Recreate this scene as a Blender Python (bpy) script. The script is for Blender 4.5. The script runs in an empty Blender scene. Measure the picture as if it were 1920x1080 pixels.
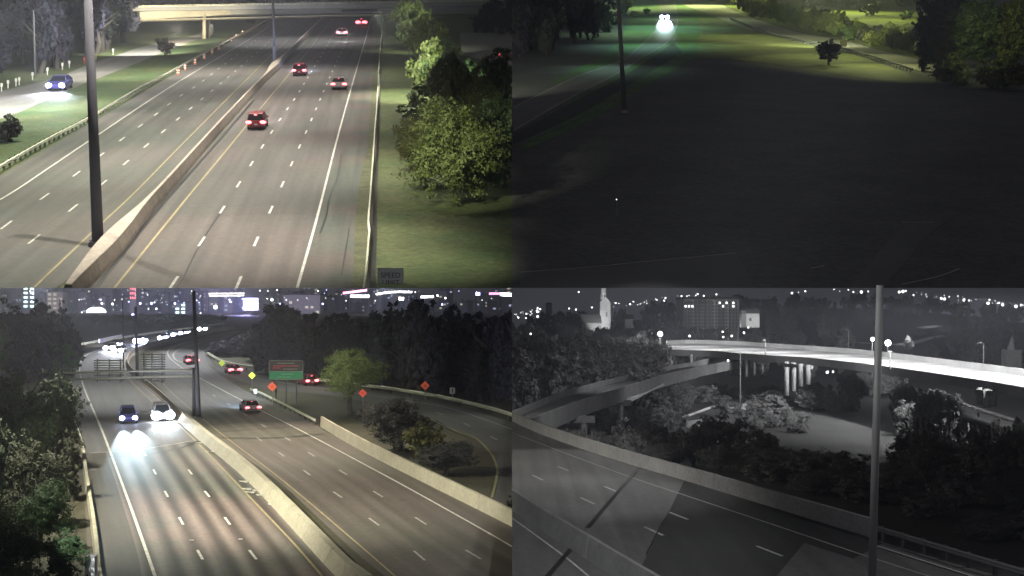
import bpy, bmesh, math, random
import numpy as np
from mathutils import Vector, Matrix, Euler

S = bpy.context.scene
C = S.collection
CAMZ = 20.6                      # metres from the valley road below to the camera
F, PU, PV = 2450.0, 960.0, 575.0 # focal length and principal point in photo pixels

# ------------------------------------------------------------------ camera, world, exposure
cd = bpy.data.cameras.new('camera'); cam = bpy.data.objects.new('camera', cd); C.objects.link(cam)
cam.location = (0, 0, CAMZ); cam.rotation_euler = (math.pi/2, 0, 0)
cd.sensor_width = 36; cd.lens = 36*F/1920; cd.shift_y = (PV-540)/1920
cd.clip_start = 1; cd.clip_end = 9000
S.camera = cam
W = bpy.data.worlds.new('World'); S.world = W; W.use_nodes = True
wn = W.node_tree; bg = wn.nodes['Background']
SKY = (0.068, 0.068, 0.073)
tc = wn.nodes.new('ShaderNodeTexCoord'); sx = wn.nodes.new('ShaderNodeSeparateXYZ')
rp = wn.nodes.new('ShaderNodeValToRGB')
wn.links.new(tc.outputs['Generated'], sx.inputs[0]); wn.links.new(sx.outputs[2], rp.inputs[0])
rp.color_ramp.elements[0].position = 0.0; rp.color_ramp.elements[0].color = (*[c*1.0 for c in SKY], 1)
rp.color_ramp.elements[1].position = 1.0; rp.color_ramp.elements[1].color = (*[c*0.8 for c in SKY], 1)
wn.links.new(rp.outputs[0], bg.inputs[0]); bg.inputs[1].default_value = 1.0
sd = bpy.data.lights.new('moonlight', 'SUN'); so = bpy.data.objects.new('moonlight', sd); C.objects.link(so)
sd.energy = 0.02; sd.angle = math.radians(10); so.rotation_euler = (math.radians(35), math.radians(-25), 0)
S.view_settings.view_transform = 'Standard'; S.view_settings.look = 'None'
S.view_settings.exposure = 0; S.view_settings.gamma = 1; S.view_settings.use_curve_mapping = False
S.cycles.max_bounces = 5; S.cycles.diffuse_bounces = 2; S.cycles.glossy_bounces = 2
S.cycles.transparent_max_bounces = 6; S.cycles.sample_clamp_indirect = 3

# ------------------------------------------------------------------ ground planes: rel z = -a + b*Y
UP = (18.47, 0.2653)     # the hillside both upper views stand on
LO = (20.6, 0.039)       # the gently rising highway ground (lower left view)
DK = (13.0, 0.0)         # elevated highway deck (lower right view)
VA = (22.0, 0.0)         # valley floor under the interchange
BD = (10.8, 0.0)         # deck of the lit bridge
def zof(pl, y): return CAMZ - pl[0] + pl[1]*y
def at(pl, u, v, h=0.0):
    y = pl[0]*F/(v - PV + pl[1]*F)
    return Vector(((u-PU)/F*y, y, zof(pl, y)+h))
def atY(u, v, Y): return Vector(((u-PU)/F*Y, Y, CAMZ + (PV-v)/F*Y))

# ------------------------------------------------------------------ materials
MATS = {}
def mat(name, col, rough=0.8, var=0.25, scale=1.0, emit=None, estr=0, metal=0, col2=None, fine=None, isl=False, bump=0, stretch=None):
    if name in MATS: return MATS[name]
    m = bpy.data.materials.new(name); MATS[name] = m; m.use_nodes = True
    n = m.node_tree.nodes; L = m.node_tree.links; b = n['Principled BSDF']
    b.inputs['Roughness'].default_value = rough; b.inputs['Metallic'].default_value = metal
    if emit is not None:
        b.inputs['Base Color'].default_value = (*col, 1)
        b.inputs['Emission Color'].default_value = (*emit, 1); b.inputs['Emission Strength'].default_value = estr
        return m
    t = n.new('ShaderNodeTexCoord'); src = t.outputs['Object']
    if stretch:
        mp = n.new('ShaderNodeMapping'); mp.inputs['Scale'].default_value = stretch; L.new(t.outputs['UV'], mp.inputs[0]); src = mp.outputs[0]
    nz = n.new('ShaderNodeTexNoise'); nz.inputs['Scale'].default_value = scale; nz.inputs['Detail'].default_value = 6
    nz.inputs['Roughness'].default_value = 0.65; L.new(src, nz.inputs['Vector'])
    r = n.new('ShaderNodeValToRGB'); L.new(nz.outputs[0], r.inputs[0])
    c2 = col2 if col2 else tuple(c*(1+var) for c in col)
    c1 = tuple(c*(1-var) for c in col)
    r.color_ramp.elements[0].position = .3; r.color_ramp.elements[0].color = (*c1, 1)
    r.color_ramp.elements[1].position = .7; r.color_ramp.elements[1].color = (*c2, 1)
    out = r.outputs[0]
    if fine:
        n2 = n.new('ShaderNodeTexNoise'); n2.inputs['Scale'].default_value = fine; n2.inputs['Detail'].default_value = 3; L.new(t.outputs['Object'], n2.inputs['Vector'])
        mx = n.new('ShaderNodeMix'); mx.data_type = 'RGBA'; mx.blend_type = 'OVERLAY'; mx.inputs[0].default_value = 0.85 if bump else 0.35
        L.new(out, mx.inputs[6]); L.new(n2.outputs[0], mx.inputs[7]); out = mx.outputs[2]
    if isl:
        g = n.new('ShaderNodeNewGeometry'); oi = n.new('ShaderNodeObjectInfo')
        h = n.new('ShaderNodeHueSaturation'); L.new(out, h.inputs['Color'])
        a = n.new('ShaderNodeMapRange'); a.inputs[3].default_value = .7; a.inputs[4].default_value = 1.35; L.new(g.outputs['Random Per Island'], a.inputs[0]); L.new(a.outputs[0], h.inputs['Value'])
        a2 = n.new('ShaderNodeMapRange'); a2.inputs[3].default_value = .47; a2.inputs[4].default_value = .53; L.new(oi.outputs['Random'], a2.inputs[0]); L.new(a2.outputs[0], h.inputs['Hue'])
        out = h.outputs[0]
    L.new(out, b.inputs['Base Color'])
    if bump:
        bp = n.new('ShaderNodeBump'); bp.inputs['Strength'].default_value = bump; bp.inputs['Distance'].default_value = .1
        n3 = n.new('ShaderNodeTexNoise'); n3.inputs['Scale'].default_value = 3; n3.inputs['Detail'].default_value = 4; L.new(t.outputs['Object'], n3.inputs['Vector'])
        L.new(n3.outputs[0], bp.inputs['Height']); L.new(bp.outputs[0], b.inputs['Normal'])
    return m
def road_mat(name, cA, cB, streak=0.0, lane=3.66, rough=.75, off=0.0, big=0.06):
    """concrete or asphalt: two tints in large patches, fine grain, and worn wheel paths that follow the lanes (UV in metres)"""
    m = bpy.data.materials.new(name); m.use_nodes = True; MATS[name] = m
    n = m.node_tree.nodes; L = m.node_tree.links; b = n['Principled BSDF']; b.inputs['Roughness'].default_value = rough
    t = n.new('ShaderNodeTexCoord')
    nz = n.new('ShaderNodeTexNoise'); nz.inputs['Scale'].default_value = big; nz.inputs['Detail'].default_value = 5; L.new(t.outputs['Object'], nz.inputs['Vector'])
    r = n.new('ShaderNodeValToRGB'); L.new(nz.outputs[0], r.inputs[0]); r.color_ramp.elements[0].position = .42; r.color_ramp.elements[1].position = .58
    r.color_ramp.elements[0].color = (*cA, 1); r.color_ramp.elements[1].color = (*cB, 1); out = r.outputs[0]
    mp = n.new('ShaderNodeMapping'); mp.inputs['Scale'].default_value = (1.2, 0.03, 1); L.new(t.outputs['UV'], mp.inputs[0])
    n2 = n.new('ShaderNodeTexNoise'); n2.inputs['Scale'].default_value = 1.0; n2.inputs['Detail'].default_value = 5; L.new(mp.outputs[0], n2.inputs['Vector'])
    a = n.new('ShaderNodeMapRange'); a.inputs[1].default_value = .3; a.inputs[2].default_value = .7; a.inputs[3].default_value = .78; a.inputs[4].default_value = 1.2; L.new(n2.outputs[0], a.inputs[0])
    n4 = n.new('ShaderNodeTexNoise'); n4.inputs['Scale'].default_value = 2.2; n4.inputs['Detail'].default_value = 8; L.new(t.outputs['Object'], n4.inputs['Vector'])
    a4 = n.new('ShaderNodeMapRange'); a4.inputs[1].default_value = .3; a4.inputs[2].default_value = .7; a4.inputs[3].default_value = .88; a4.inputs[4].default_value = 1.12; L.new(n4.outputs[0], a4.inputs[0])
    mu = n.new('ShaderNodeMath'); mu.operation = 'MULTIPLY'; L.new(a.outputs[0], mu.inputs[0]); L.new(a4.outputs[0], mu.inputs[1]); fac = mu.outputs[0]
    if streak:
        sp = n.new('ShaderNodeSeparateXYZ'); L.new(t.outputs['UV'], sp.inputs[0])
        s = n.new('ShaderNodeMath'); s.operation = 'MULTIPLY_ADD'; s.inputs[1].default_value = 4*math.pi/lane; s.inputs[2].default_value = off; L.new(sp.outputs[0], s.inputs[0])
        si = n.new('ShaderNodeMath'); si.operation = 'SINE'; L.new(s.outputs[0], si.inputs[0])
        sc_ = n.new('ShaderNodeMath'); sc_.operation = 'MULTIPLY_ADD'; sc_.inputs[1].default_value = streak; sc_.inputs[2].default_value = 1; L.new(si.outputs[0], sc_.inputs[0])
        m2 = n.new('ShaderNodeMath'); m2.operation = 'MULTIPLY'; L.new(fac, m2.inputs[0]); L.new(sc_.outputs[0], m2.inputs[1]); fac = m2.outputs[0]
    vm = n.new('ShaderNodeVectorMath'); vm.operation = 'SCALE'; L.new(out, vm.inputs[0]); L.new(fac, vm.inputs['Scale'])
    L.new(vm.outputs[0], b.inputs['Base Color'])
    bp = n.new('ShaderNodeBump'); bp.inputs['Strength'].default_value = .25; bp.inputs['Distance'].default_value = .02; L.new(n4.outputs[0], bp.inputs['Height']); L.new(bp.outputs[0], b.inputs['Normal'])
    return m

# upper left
M_conc = road_mat('concrete_warm', (.108, .106, .092), (.128, .11, .097), 0.07)
M_concL = road_mat('concrete_olive', (.1, .105, .088), (.118, .108, .094), 0.07)
M_front = road_mat('frontage_concrete', (.21, .21, .18), (.25, .23, .21))
M_shold = road_mat('shoulder_asphalt', (.09, .1, .082), (.125, .1, .086), big=.12)
M_grassU = mat('lawn_upper', (.068, .118, .036), var=.3, scale=.22, fine=2.2, bump=.8, col2=(.12, .125, .048))
M_grassUL = mat('lawn_median', (.055, .14, .04), var=.3, scale=.16, fine=2.2, bump=.8, col2=(.12, .13, .05))
M_field = mat('dark_field', (.07, .07, .069), var=.25, scale=.16, fine=2, bump=.5, col2=(.105, .105, .1))
M_fieldG = mat('ramp_verge_grass', (.07, .13, .045), var=.4, scale=.3, fine=5, bump=.8)
M_verge = mat('olive_verge_grass', (.13, .14, .055), var=.35, scale=.25, fine=5, bump=.8)
M_fieldroad = mat('faint_track', (.105, .105, .102), var=.2, scale=.2)
M_roadR = road_mat('ramp_asphalt', (.12, .12, .118), (.15, .145, .14))
# lower left
M_lanes = road_mat('lower_lanes', (.115, .12, .1), (.16, .13, .115), 0.5, off=2.6)
M_lanes2 = road_mat('lower_lanes_out', (.1, .098, .075), (.12, .105, .09), 0.12, off=.5)
M_farroad = road_mat('far_road', (.12, .12, .118), (.135, .132, .125), 0.0)
M_loshold = road_mat('lower_shoulder', (.07, .07, .055), (.09, .08, .062), 0.0)
M_ramp = road_mat('lower_ramp', (.08, .08, .078), (.1, .098, .09), 0.0)
M_grassL = mat('lawn_lower', (.035, .035, .018), var=.3, scale=.15, fine=5, bump=.6, col2=(.07, .068, .035))
# lower right, infra-red greys
M_gdeck = road_mat('grey_deck', (.105,)*3, (.135,)*3, 0.05)
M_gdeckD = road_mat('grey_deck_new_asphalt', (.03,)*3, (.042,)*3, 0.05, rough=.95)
M_gval = mat('grey_valley_ground', (.06,)*3, var=.3, scale=.08, fine=3, bump=.5)
M_ghill = mat('grey_mown_grass', (.085,)*3, var=.25, scale=.15, fine=3, bump=.4)
M_gconc = mat('grey_concrete', (.32,)*3, var=.15, scale=.4, fine=4)
M_gconcd = mat('grey_concrete_dim', (.2,)*3, var=.2, scale=.4, fine=4)
M_gbridge = mat('grey_bridge_floor', (.5,)*3, var=.12, scale=.5)
M_gwall = mat('grey_brick_building', (.45,)*3, var=.12, scale=.4)
M_gwhite = mat('grey_pale_stone', (.75,)*3, var=.08, scale=.5)
M_gdark = mat('grey_dark_roof', (.06,)*3, var=.2, scale=.5)
M_gmetal = mat('grey_metal_pole', (.3,)*3, rough=.45, var=.1, scale=1, metal=.5)
M_gleaf = mat('grey_leaves', (.18,)*3, rough=.7, var=.35, scale=2, isl=True)
M_gleafD = mat('grey_dark_leaves', (.14,)*3, rough=.7, var=.35, scale=2, isl=True)
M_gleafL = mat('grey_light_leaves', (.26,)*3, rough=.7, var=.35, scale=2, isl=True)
M_gline = mat('grey_paint_line', (.42,)*3, var=.25, scale=2)
# shared
M_white = mat('white_paint', (.6, .6, .54), var=.3, scale=1.5)
M_worn = mat('worn_white_paint', (.4, .39, .35), var=.3, scale=1.5)
M_yellow = mat('yellow_paint', (.55, .44, .1), var=.25, scale=1.5)
M_yelworn = mat('worn_yellow_paint', (.36, .31, .17), var=.25, scale=1.5)
M_barr = mat('barrier_concrete', (.27, .235, .19), var=.2, scale=.6, fine=4)
M_barrtop = mat('barrier_cap_concrete', (.5, .44, .36), var=.15, scale=.8, fine=4)  # paler than the barrier: light on its top put into the colour
M_barrL = mat('pale_wall_concrete', (.42, .4, .3), var=.15, scale=.4, fine=4)
M_metal = mat('galvanised_steel', (.33, .34, .32), rough=.42, var=.15, scale=1, metal=.6)
M_rail = mat('rail_steel', (.75, .76, .6), rough=.5, var=.15, scale=1, metal=.2)
M_pole = mat('pole_steel', (.12, .12, .14), rough=.85, var=.12, scale=.6, metal=0)
M_post = mat('weathered_timber', (.09, .075, .055), var=.3, scale=3)
M_tarshade = mat('tar_joint', (.02, .02, .02), rough=.6, var=.2, scale=3)  # joints, cracks, dirt lines; also the shade painted behind the right guardrail
M_bark = mat('bark', (.06, .05, .04), var=.35, scale=3)
M_leafA = mat('leaves_olive', (.12, .135, .035), rough=.6, var=.35, scale=1.2, isl=True)
M_leafB = mat('leaves_green', (.075, .11, .04), rough=.6, var=.35, scale=1.2, isl=True)
M_leafD = mat('leaves_dark', (.055, .056, .05), rough=.7, var=.35, scale=1.2, isl=True)
M_leafD2 = mat('leaves_dim_olive', (.03, .036, .026), rough=.7, var=.35, scale=1.2, isl=True)
M_leafBr = mat('leaves_brown', (.034, .044, .02), rough=.8, var=.3, scale=1.2, isl=True)
M_leafN = mat('leaves_night', (.03, .028, .05), rough=.8, var=.35, scale=1.2, isl=True)
M_leafT = mat('leaves_teal', (.045, .1, .035), rough=.7, var=.35, scale=1.2, isl=True)
M_leafG = mat('leaves_bright', (.15, .21, .075), rough=.6, var=.35, scale=1.2, isl=True)
M_bridge = mat('bridge_girder', (.28, .255, .19), var=.15, scale=.3)
M_bridged = mat('bridge_parapet', (.2, .2, .19), var=.15, scale=.3)
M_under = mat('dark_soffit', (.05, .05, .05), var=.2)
M_tyre = mat('tyre_rubber', (.02, .02, .02), rough=.7, var=.2)
M_glass = mat('car_glass', (.015, .017, .02), rough=.08, var=.1)
M_rim = mat('alloy_rim', (.4, .4, .42), rough=.3, var=.1, metal=.8)
M_plate = mat('plate_white', (.7, .7, .68), var=.05)
def glow(name, col, s): return mat(name, (.8, .8, .8), emit=col, estr=s)
E_head = glow('headlight_white', (.85, .88, 1), 60)
E_headB = glow('headlight_blue', (.55, .6, 1), 45)
E_tail = glow('taillight_red', (1, .10, .12), 9)
E_off = mat('lamp_off', (.3, .3, .3), rough=.2, var=.05)
E_wh = glow('far_white_light', (1, 1, 1), 9); E_bl = glow('far_blue_light', (.4, .45, 1), 10); E_ye = glow('far_warm_light', (1, .85, .6), 5)
E_win = glow('lit_window_cool', (.65, .75, 1), .8); E_winw = glow('lit_window_warm', (1, .85, .6), .7); E_winh = glow('lit_window_bright', (.7, 1, 1), 5)
E_bill = glow('billboard_screen', (.4, .35, 1), 9); E_billc = glow('billboard_core', (.95, 1, .95), 30)
E_pink = glow('pink_neon', (1, .3, .6), 4); E_red = glow('red_neon', (1, .12, .15), 4); E_cream = glow('cream_band', (1, .95, .8), 6)
E_g = glow('grey_far_light', (1, 1, 1), 3.5); E_g2 = glow('grey_far_light_dim', (1, 1, 1), .9)

# ------------------------------------------------------------------ object helpers
def tag(o, label=None, cat=None, group=None, kind=None):
    if label: o['label'] = label
    if cat: o['category'] = cat
    if group: o['group'] = group
    if kind: o['kind'] = kind
    return o
def empty(name, loc, label=None, cat=None, group=None, mw=None):
    o = bpy.data.objects.new(name, None); C.objects.link(o)
    o.matrix_world = mw if mw is not None else Matrix.Translation(loc)
    o.empty_display_size = .2
    return tag(o, label, cat, group)
def link(name, me, m=None, parent=None, loc=None, mw=None):
    """mesh object; with a parent its coordinates are the parent's own unless world=..."""
    o = bpy.data.objects.new(name, me); C.objects.link(o)
    if m is not None:
        if len(me.materials) == 0: me.materials.append(m)
        else:
            o.material_slots[0].link = 'OBJECT'; o.material_slots[0].material = m
    if parent is not None: o.parent = parent
    if mw is not None: o.matrix_local = mw
    elif loc is not None: o.location = loc
    return o
def wlink(name, me, m, parent):
    """mesh given in world coordinates, hung under a parent empty"""
    o = link(name, me, m, parent)
    if parent is not None: o.matrix_local = PW[parent.name].inverted()
    return o
PW = {}
def thing(name, loc, label, cat, group=None, mw=None):
    e = empty(name, loc, label, cat, group, mw)
    PW[e.name] = (mw if mw is not None else Matrix.Translation(loc)).copy()
    return e
def mesh(vs, fs, uvs=None, smooth=False):
    me = bpy.data.meshes.new('m'); me.from_pydata([tuple(v) for v in vs], [], fs)
    if uvs is not None:
        l = me.uv_layers.new(name='UV'); idx = [v for f in fs for v in f]
        l.data.foreach_set('uv', [c for i in idx for c in uvs[i]])
    if smooth: me.polygons.foreach_set('use_smooth', [True]*len(fs))
    me.update(); return me
class MB:
    def __init__(s): s.v = []; s.f = []
    def add(s, vs, fs):
        k = len(s.v); s.v += [tuple(v) for v in vs]; s.f += [tuple(i+k for i in f) for f in fs]
    def box(s, c, d, M=None):
        x, y, z = (q/2 for q in d); vs = [Vector((c[0]+a*x, c[1]+b*y, c[2]+e*z)) for e in (-1, 1) for a, b in ((-1, -1), (1, -1), (1, 1), (-1, 1))]
        if M is not None: vs = [M @ v for v in vs]
        s.add(vs, [(3, 2, 1, 0), (4, 5, 6, 7), (0, 1, 5, 4), (1, 2, 6, 5), (2, 3, 7, 6), (3, 0, 4, 7)])
    def tube(s, a, b, r0, r1, n=8, cap=True):
        a = Vector(a); b = Vector(b); d = (b-a).normalized(); p = d.orthogonal().normalized(); q = d.cross(p)
        vs = [a+(p*math.cos(t)+q*math.sin(t))*r0 for t in [2*math.pi*i/n for i in range(n)]] + [b+(p*math.cos(t)+q*math.sin(t))*r1 for t in [2*math.pi*i/n for i in range(n)]]
        fs = [(i, (i+1) % n, n+(i+1) % n, n+i) for i in range(n)]
        if cap: fs += [tuple(range(n-1, -1, -1)), tuple(range(n, 2*n))]
        s.add(vs, fs)
    def ball(s, c, r, n=8, sz=1):
        vs = []; fs = []; m = n//2+1
        for j in range(m+1):
            p = math.pi*j/m
            for i in range(n): t = 2*math.pi*i/n; vs.append((c[0]+r*math.sin(p)*math.cos(t), c[1]+r*math.sin(p)*math.sin(t), c[2]+r*sz*math.cos(p)))
        for j in range(m):
            for i in range(n): fs.append((j*n+i, (j+1)*n+i, (j+1)*n+(i+1) % n, j*n+(i+1) % n))
        s.add(vs, fs)
    def me(s, smooth=False): return mesh(s.v, s.f, smooth=smooth)
def dens(pts, k=8):
    """Catmull-Rom through pixel points"""
    P = [Vector((*p, 0)) for p in pts]; out = []
    if len(P) == 2: return [(P[0].lerp(P[1], i/12).x, P[0].lerp(P[1], i/12).y) for i in range(13)]
    Q = [P[0]*2-P[1]] + P + [P[-1]*2-P[-2]]
    for i in range(1, len(Q)-2):
        a, b, c, d = Q[i-1:i+3]
        for j in range(k):
            t = j/k; v = .5*((2*b)+(-a+c)*t+(2*a-5*b+4*c-d)*t*t+(-a+3*b-3*c+d)*t**3); out.append((v.x, v.y))
    out.append((P[-1].x, P[-1].y)); return out
def gp(pl, pts, h=0.0, k=8): return [at(pl, u, v, h) for u, v in dens(pts, k)]
def resample(P, n):
    L = [0]
    for a, b in zip(P, P[1:]): L.append(L[-1]+(b-a).length)
    out = []; j = 0
    for i in range(n):
        s = L[-1]*i/(n-1)
        while j < len(P)-2 and L[j+1] < s: j += 1
        t = (s-L[j])/max(1e-6, L[j+1]-L[j]); out.append(P[j].lerp(P[j+1], min(1, max(0, t))))
    return out
def plen(P): return sum((b-a).length for a, b in zip(P, P[1:]))
def along(P, s):
    for a, b in zip(P, P[1:]):
        l = (b-a).length
        if s <= l: return a.lerp(b, s/max(l, 1e-6)), (b-a).normalized()
        s -= l
    return P[-1].copy(), (P[-1]-P[-2]).normalized()
def smoothP(P, it=2):
    for _ in range(it): P = [P[0]] + [(a+b*2+c)/4 for a, b, c in zip(P, P[1:], P[2:])] + [P[-1]]
    return P
def band(pl, left, right, dz, n=60, across=6):
    """sheet between two pixel polylines, matched row by row along their lengths; UV in metres"""
    A = resample(gp(pl, left, dz), n); B = resample(gp(pl, right, dz), n); vs = []; uv = []; s = 0
    for i in range(n):
        if i: s += ((A[i]-A[i-1]).length+(B[i]-B[i-1]).length)/2
        w = (B[i]-A[i]).length
        for j in range(across+1): t = j/across; vs.append(A[i].lerp(B[i], t)); uv.append((w*t, s))
    fs = [(i*(across+1)+j, i*(across+1)+j+1, (i+1)*(across+1)+j+1, (i+1)*(across+1)+j) for i in range(n-1) for j in range(across)]
    return mesh(vs, fs, uv)
def poly(pl, pts, dz):
    vs = [at(pl, u, v, dz) for u, v in pts]; me = mesh(vs, [tuple(range(len(vs)))], [(v.x, v.y) for v in vs])
    bm = bmesh.new(); bm.from_mesh(me); bmesh.ops.triangulate(bm, faces=bm.faces); bm.to_mesh(me); bm.free(); return me
def side(P, i):
    a = P[max(0, i-1)]; b = P[min(len(P)-1, i+1)]; d = Vector((b.x-a.x, b.y-a.y, 0)).normalized(); return Vector((d.y, -d.x, 0))
def stripe_me(pl, P, w, dz):
    vs = []
    for i, p in enumerate(P):
        s = side(P, i)
        for k in (-.5, .5): q = p+s*w*k; vs.append((q.x, q.y, zof(pl, q.y)+dz))
    return mesh(vs, [(2*i, 2*i+1, 2*i+3, 2*i+2) for i in range(len(P)-1)])
def sweep_me(P, prof, closed=True, cap=True):
    n = len(prof); vs = []
    for i, p in enumerate(P):
        s = side(P, i)
        for o, h in prof: vs.append(p+s*o+Vector((0, 0, h)))
    m = n if closed else n-1
    fs = [(i*n+j, i*n+(j+1) % n, (i+1)*n+(j+1) % n, (i+1)*n+j) for i in range(len(P)-1) for j in range(m)]
    if cap and closed: fs += [tuple(range(n-1, -1, -1)), tuple((len(P)-1)*n+j for j in range(n))]
    return mesh(vs, fs)
def struct(name, me, m, parent=None): return tag(link(name, me, m, parent), kind='structure') if parent is None else link(name, me, m, parent)
DASH = mesh([(-.075, -1.5, 0), (.075, -1.5, 0), (.075, 1.5, 0), (-.075, 1.5, 0)], [(0, 1, 2, 3)])
def frame_on(pl, p, d, dz=0):
    """matrix with y along d and z along the plane's normal"""
    n = Vector((0, -pl[1], 1)).normalized(); d = (d-n*d.dot(n)).normalized(); x = d.cross(n)
    M = Matrix((x, d, n)).transposed().to_4x4(); M.translation = p+n*dz; return M
def dashes(road, pl, pts, m, start=0, per=12.2, wide=1.0, maxn=60, dz=.05, ln=1.0):
    P = gp(pl, pts); L = plen(P); s = start; k = 0
    while s < L and k < maxn:
        p, d = along(P, s); M = frame_on(pl, p, d, dz) @ Matrix.Diagonal((wide, ln, 1, 1))
        link('lane_dash', DASH, m, road, mw=M); s += per; k += 1
def line(road, name, pl, pts, w, m, dz=.05): return link(name, stripe_me(pl, smoothP(gp(pl, pts)), w, dz), m, road)

# ------------------------------------------------------------------ guard rails, barriers, poles
RAILP = [(0, .0), (.03, .02), (.09, .08), (.03, .14), (.03, .19), (.09, .25), (.03, .31), (0, .33), (-.02, .31), (.01, .17), (-.02, .02)]
POSTM = MB(); POSTM.box((0, 0, .38), (.16, .2, .8)); POSTM = POSTM.me()
def guardrail(pl, pts, label, m=None, mp=None, sgn=1, spacing=1.9, hh=.45, sc=1.0, smax=110, twin=False, group=None):
    P = smoothP(gp(pl, pts)); t = thing('guardrail', P[0], label, 'guardrail', group)
    me = sweep_me([p+Vector((0, 0, hh)) for p in P], [(o*sgn*1.2, h*sc) for o, h in RAILP]); wlink('rail', me, m or M_metal, t)
    if twin: wlink('rail', sweep_me([p+Vector((0, 0, hh)) for p in P], [(o*sgn*1.2-.42*sgn, h*sc) for o, h in RAILP]), m or M_metal, t)
    L = plen(P); s = .5; k = 0; inv = PW[t.name].inverted()
    while s < L and k < smax:
        p, d = along(P, s); dd = Vector((d.x, d.y, 0)).normalized(); x = Vector((dd.y, -dd.x, 0))
        M = Matrix((x, dd, Vector((0, 0, 1)))).transposed().to_4x4(); M.translation = p-x*.14*sgn
        link('post', POSTM, mp or M_post, t, mw=inv @ M); s += spacing; k += 1
    return t
def pieces(P, step, gap=.06):
    L = plen(P); out = []; s = 0
    while s < L-.5:
        e = min(L, s+step); n = max(2, int((e-s)/3)+1)
        out.append([along(P, s+(e-s-gap)*i/(n-1))[0] for i in range(n)]); s = e
    return out
JB = [(-.33, 0), (-.33, .08), (-.16, .33), (-.09, 1.0), (.09, 1.0), (.16, .33), (.33, .08), (.33, 0)]
def barrier(pl, pts, label, prof=JB, m=None, step=9.0, name='concrete_barrier', cat='barrier', cap=None, base=0.0, smooth=3):
    P = smoothP(gp(pl, pts, base), smooth); t = thing(name, P[0], label, cat)
    for Q in pieces(P, step): wlink('panel', sweep_me(Q, prof), m or M_barr, t)
    if cap: wlink('coping', sweep_me([p+Vector((0, 0, cap[2])) for p in P], [(cap[0], 0), (cap[0], .05), (cap[1], .05), (cap[1], 0)]), cap[3], t)
    return t
def mast(pl, u0, v0, u1, v1, r0, r1, label, m=None, name='light_pole', cat='pole', group=None, base=None, depth=None, collar=True):
    a = at(pl, u0, v0) if depth is None else atY(u0, v0, depth); b = atY(u1, v1, a.y)
    t = thing(name, a, label, cat, group)
    mb = MB(); mb.tube(a, b, r0, r1, 14); wlink('shaft', mb.me(True), m or M_pole, t)
    if collar:
        mb = MB(); mb.tube(a+Vector((0, 0, -.1)), a+(b-a).normalized()*.25, r0*1.7, r0*1.6, 14)
        for k in range(6): q = k*math.pi/3; mb.tube(a+Vector((r0*1.4*math.cos(q), r0*1.4*math.sin(q), .2)), a+Vector((r0*1.4*math.cos(q), r0*1.4*math.sin(q), .42)), .04, .04, 6)
        wlink('base_plate', mb.me(), m or M_pole, t)
    return t, a, b

# ------------------------------------------------------------------ vegetation
def crown_me(seed, n, size, lobes=9, asp=2.0):
    """leaf quads spread through overlapping lobes; asp is height over radius, so leaves keep their shape once the crown is scaled"""
    rg = np.random.default_rng(seed); A = asp/2
    lc = rg.normal(size=(lobes, 3)); lc /= np.linalg.norm(lc, axis=1)[:, None]; lc *= rg.uniform(.25, .68, (lobes, 1)); lc[:, 2] *= .85*A
    if asp > 2.5: w = 1-.55*np.abs(lc[:, 2]/A); lc[:, :2] *= w[:, None]
    lr = rg.uniform(.2, .46, lobes)
    M = max(26, n//46); k = rg.integers(0, lobes, M); d = rg.normal(size=(M, 3)); d /= np.linalg.norm(d, axis=1)[:, None]   # sprays of leaves on the lobes' outsides
    q = d*(lr[k]*rg.uniform(.55, 1.12, M))[:, None]; q[:, 2] *= (1+(A-1)*.45); cc = lc[k]+q; cr = rg.uniform(.045, .12, M)*(1.5 if n < 2500 else 1)
    j = rg.integers(0, M, n); e = rg.normal(size=(n, 3)); e *= (cr[j]/1.6)[:, None]; e[:, 2] *= .7; p = cc[j]+e; d = d[j]*.6+e*4+np.array([0, 0, .35])
    d /= np.linalg.norm(d, axis=1)[:, None]
    a = rg.normal(size=(n, 3))*.55+d; a /= np.linalg.norm(a, axis=1)[:, None]
    t = np.cross(a, rg.normal(size=(n, 3))); t /= np.linalg.norm(t, axis=1)[:, None]; b = np.cross(a, t)
    s = (size*rg.uniform(.5, 1.3, n))[:, None]
    V = np.stack([p-t*s, p-b*s*.55, p+t*s*1.1, p+b*s*.6], 1).reshape(-1, 3)
    lo = V[:, 2].min(); hi = V[:, 2].max(); V[:, 2] = (V[:, 2]-lo)/(hi-lo)          # 0..1 in height, about -1..1 across
    return quads(V)
def quads(V):
    n = len(V)//4; me = bpy.data.meshes.new('crown'); me.vertices.add(4*n); me.vertices.foreach_set('co', V.ravel())
    me.loops.add(4*n); me.loops.foreach_set('vertex_index', np.arange(4*n)); me.polygons.add(n)
    me.polygons.foreach_set('loop_start', np.arange(0, 4*n, 4)); me.update(calc_edges=True); return me
WOOD = {}          # crowns too many to stand as things of their own are gathered here and joined, one mass per wood
def to_wood(key, base, height, radius, tm, low=.0):
    if height/radius > 3: tm += 'tall'
    me = CROWN[tm][rnd.randrange(9) % len(CROWN[tm])]; V = np.empty(len(me.vertices)*3); me.vertices.foreach_get('co', V); V = V.reshape(-1, 3); a = rnd.uniform(0, 6.28)
    c, s = math.cos(a), math.sin(a); X = (V[:, 0]*c-V[:, 1]*s)*radius*1.1; Y = (V[:, 0]*s+V[:, 1]*c)*radius*1.1
    WOOD.setdefault(key, []).append(np.stack([X+base.x, Y+base.y, V[:, 2]*height*(1-low)+height*low+base.z], 1))
def flush_wood(name, key, m, label, cat='trees'):
    if key not in WOOD: return
    o = link(name, quads(np.concatenate(WOOD.pop(key))), m); tag(o, label, cat, None, 'stuff'); return o
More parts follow.
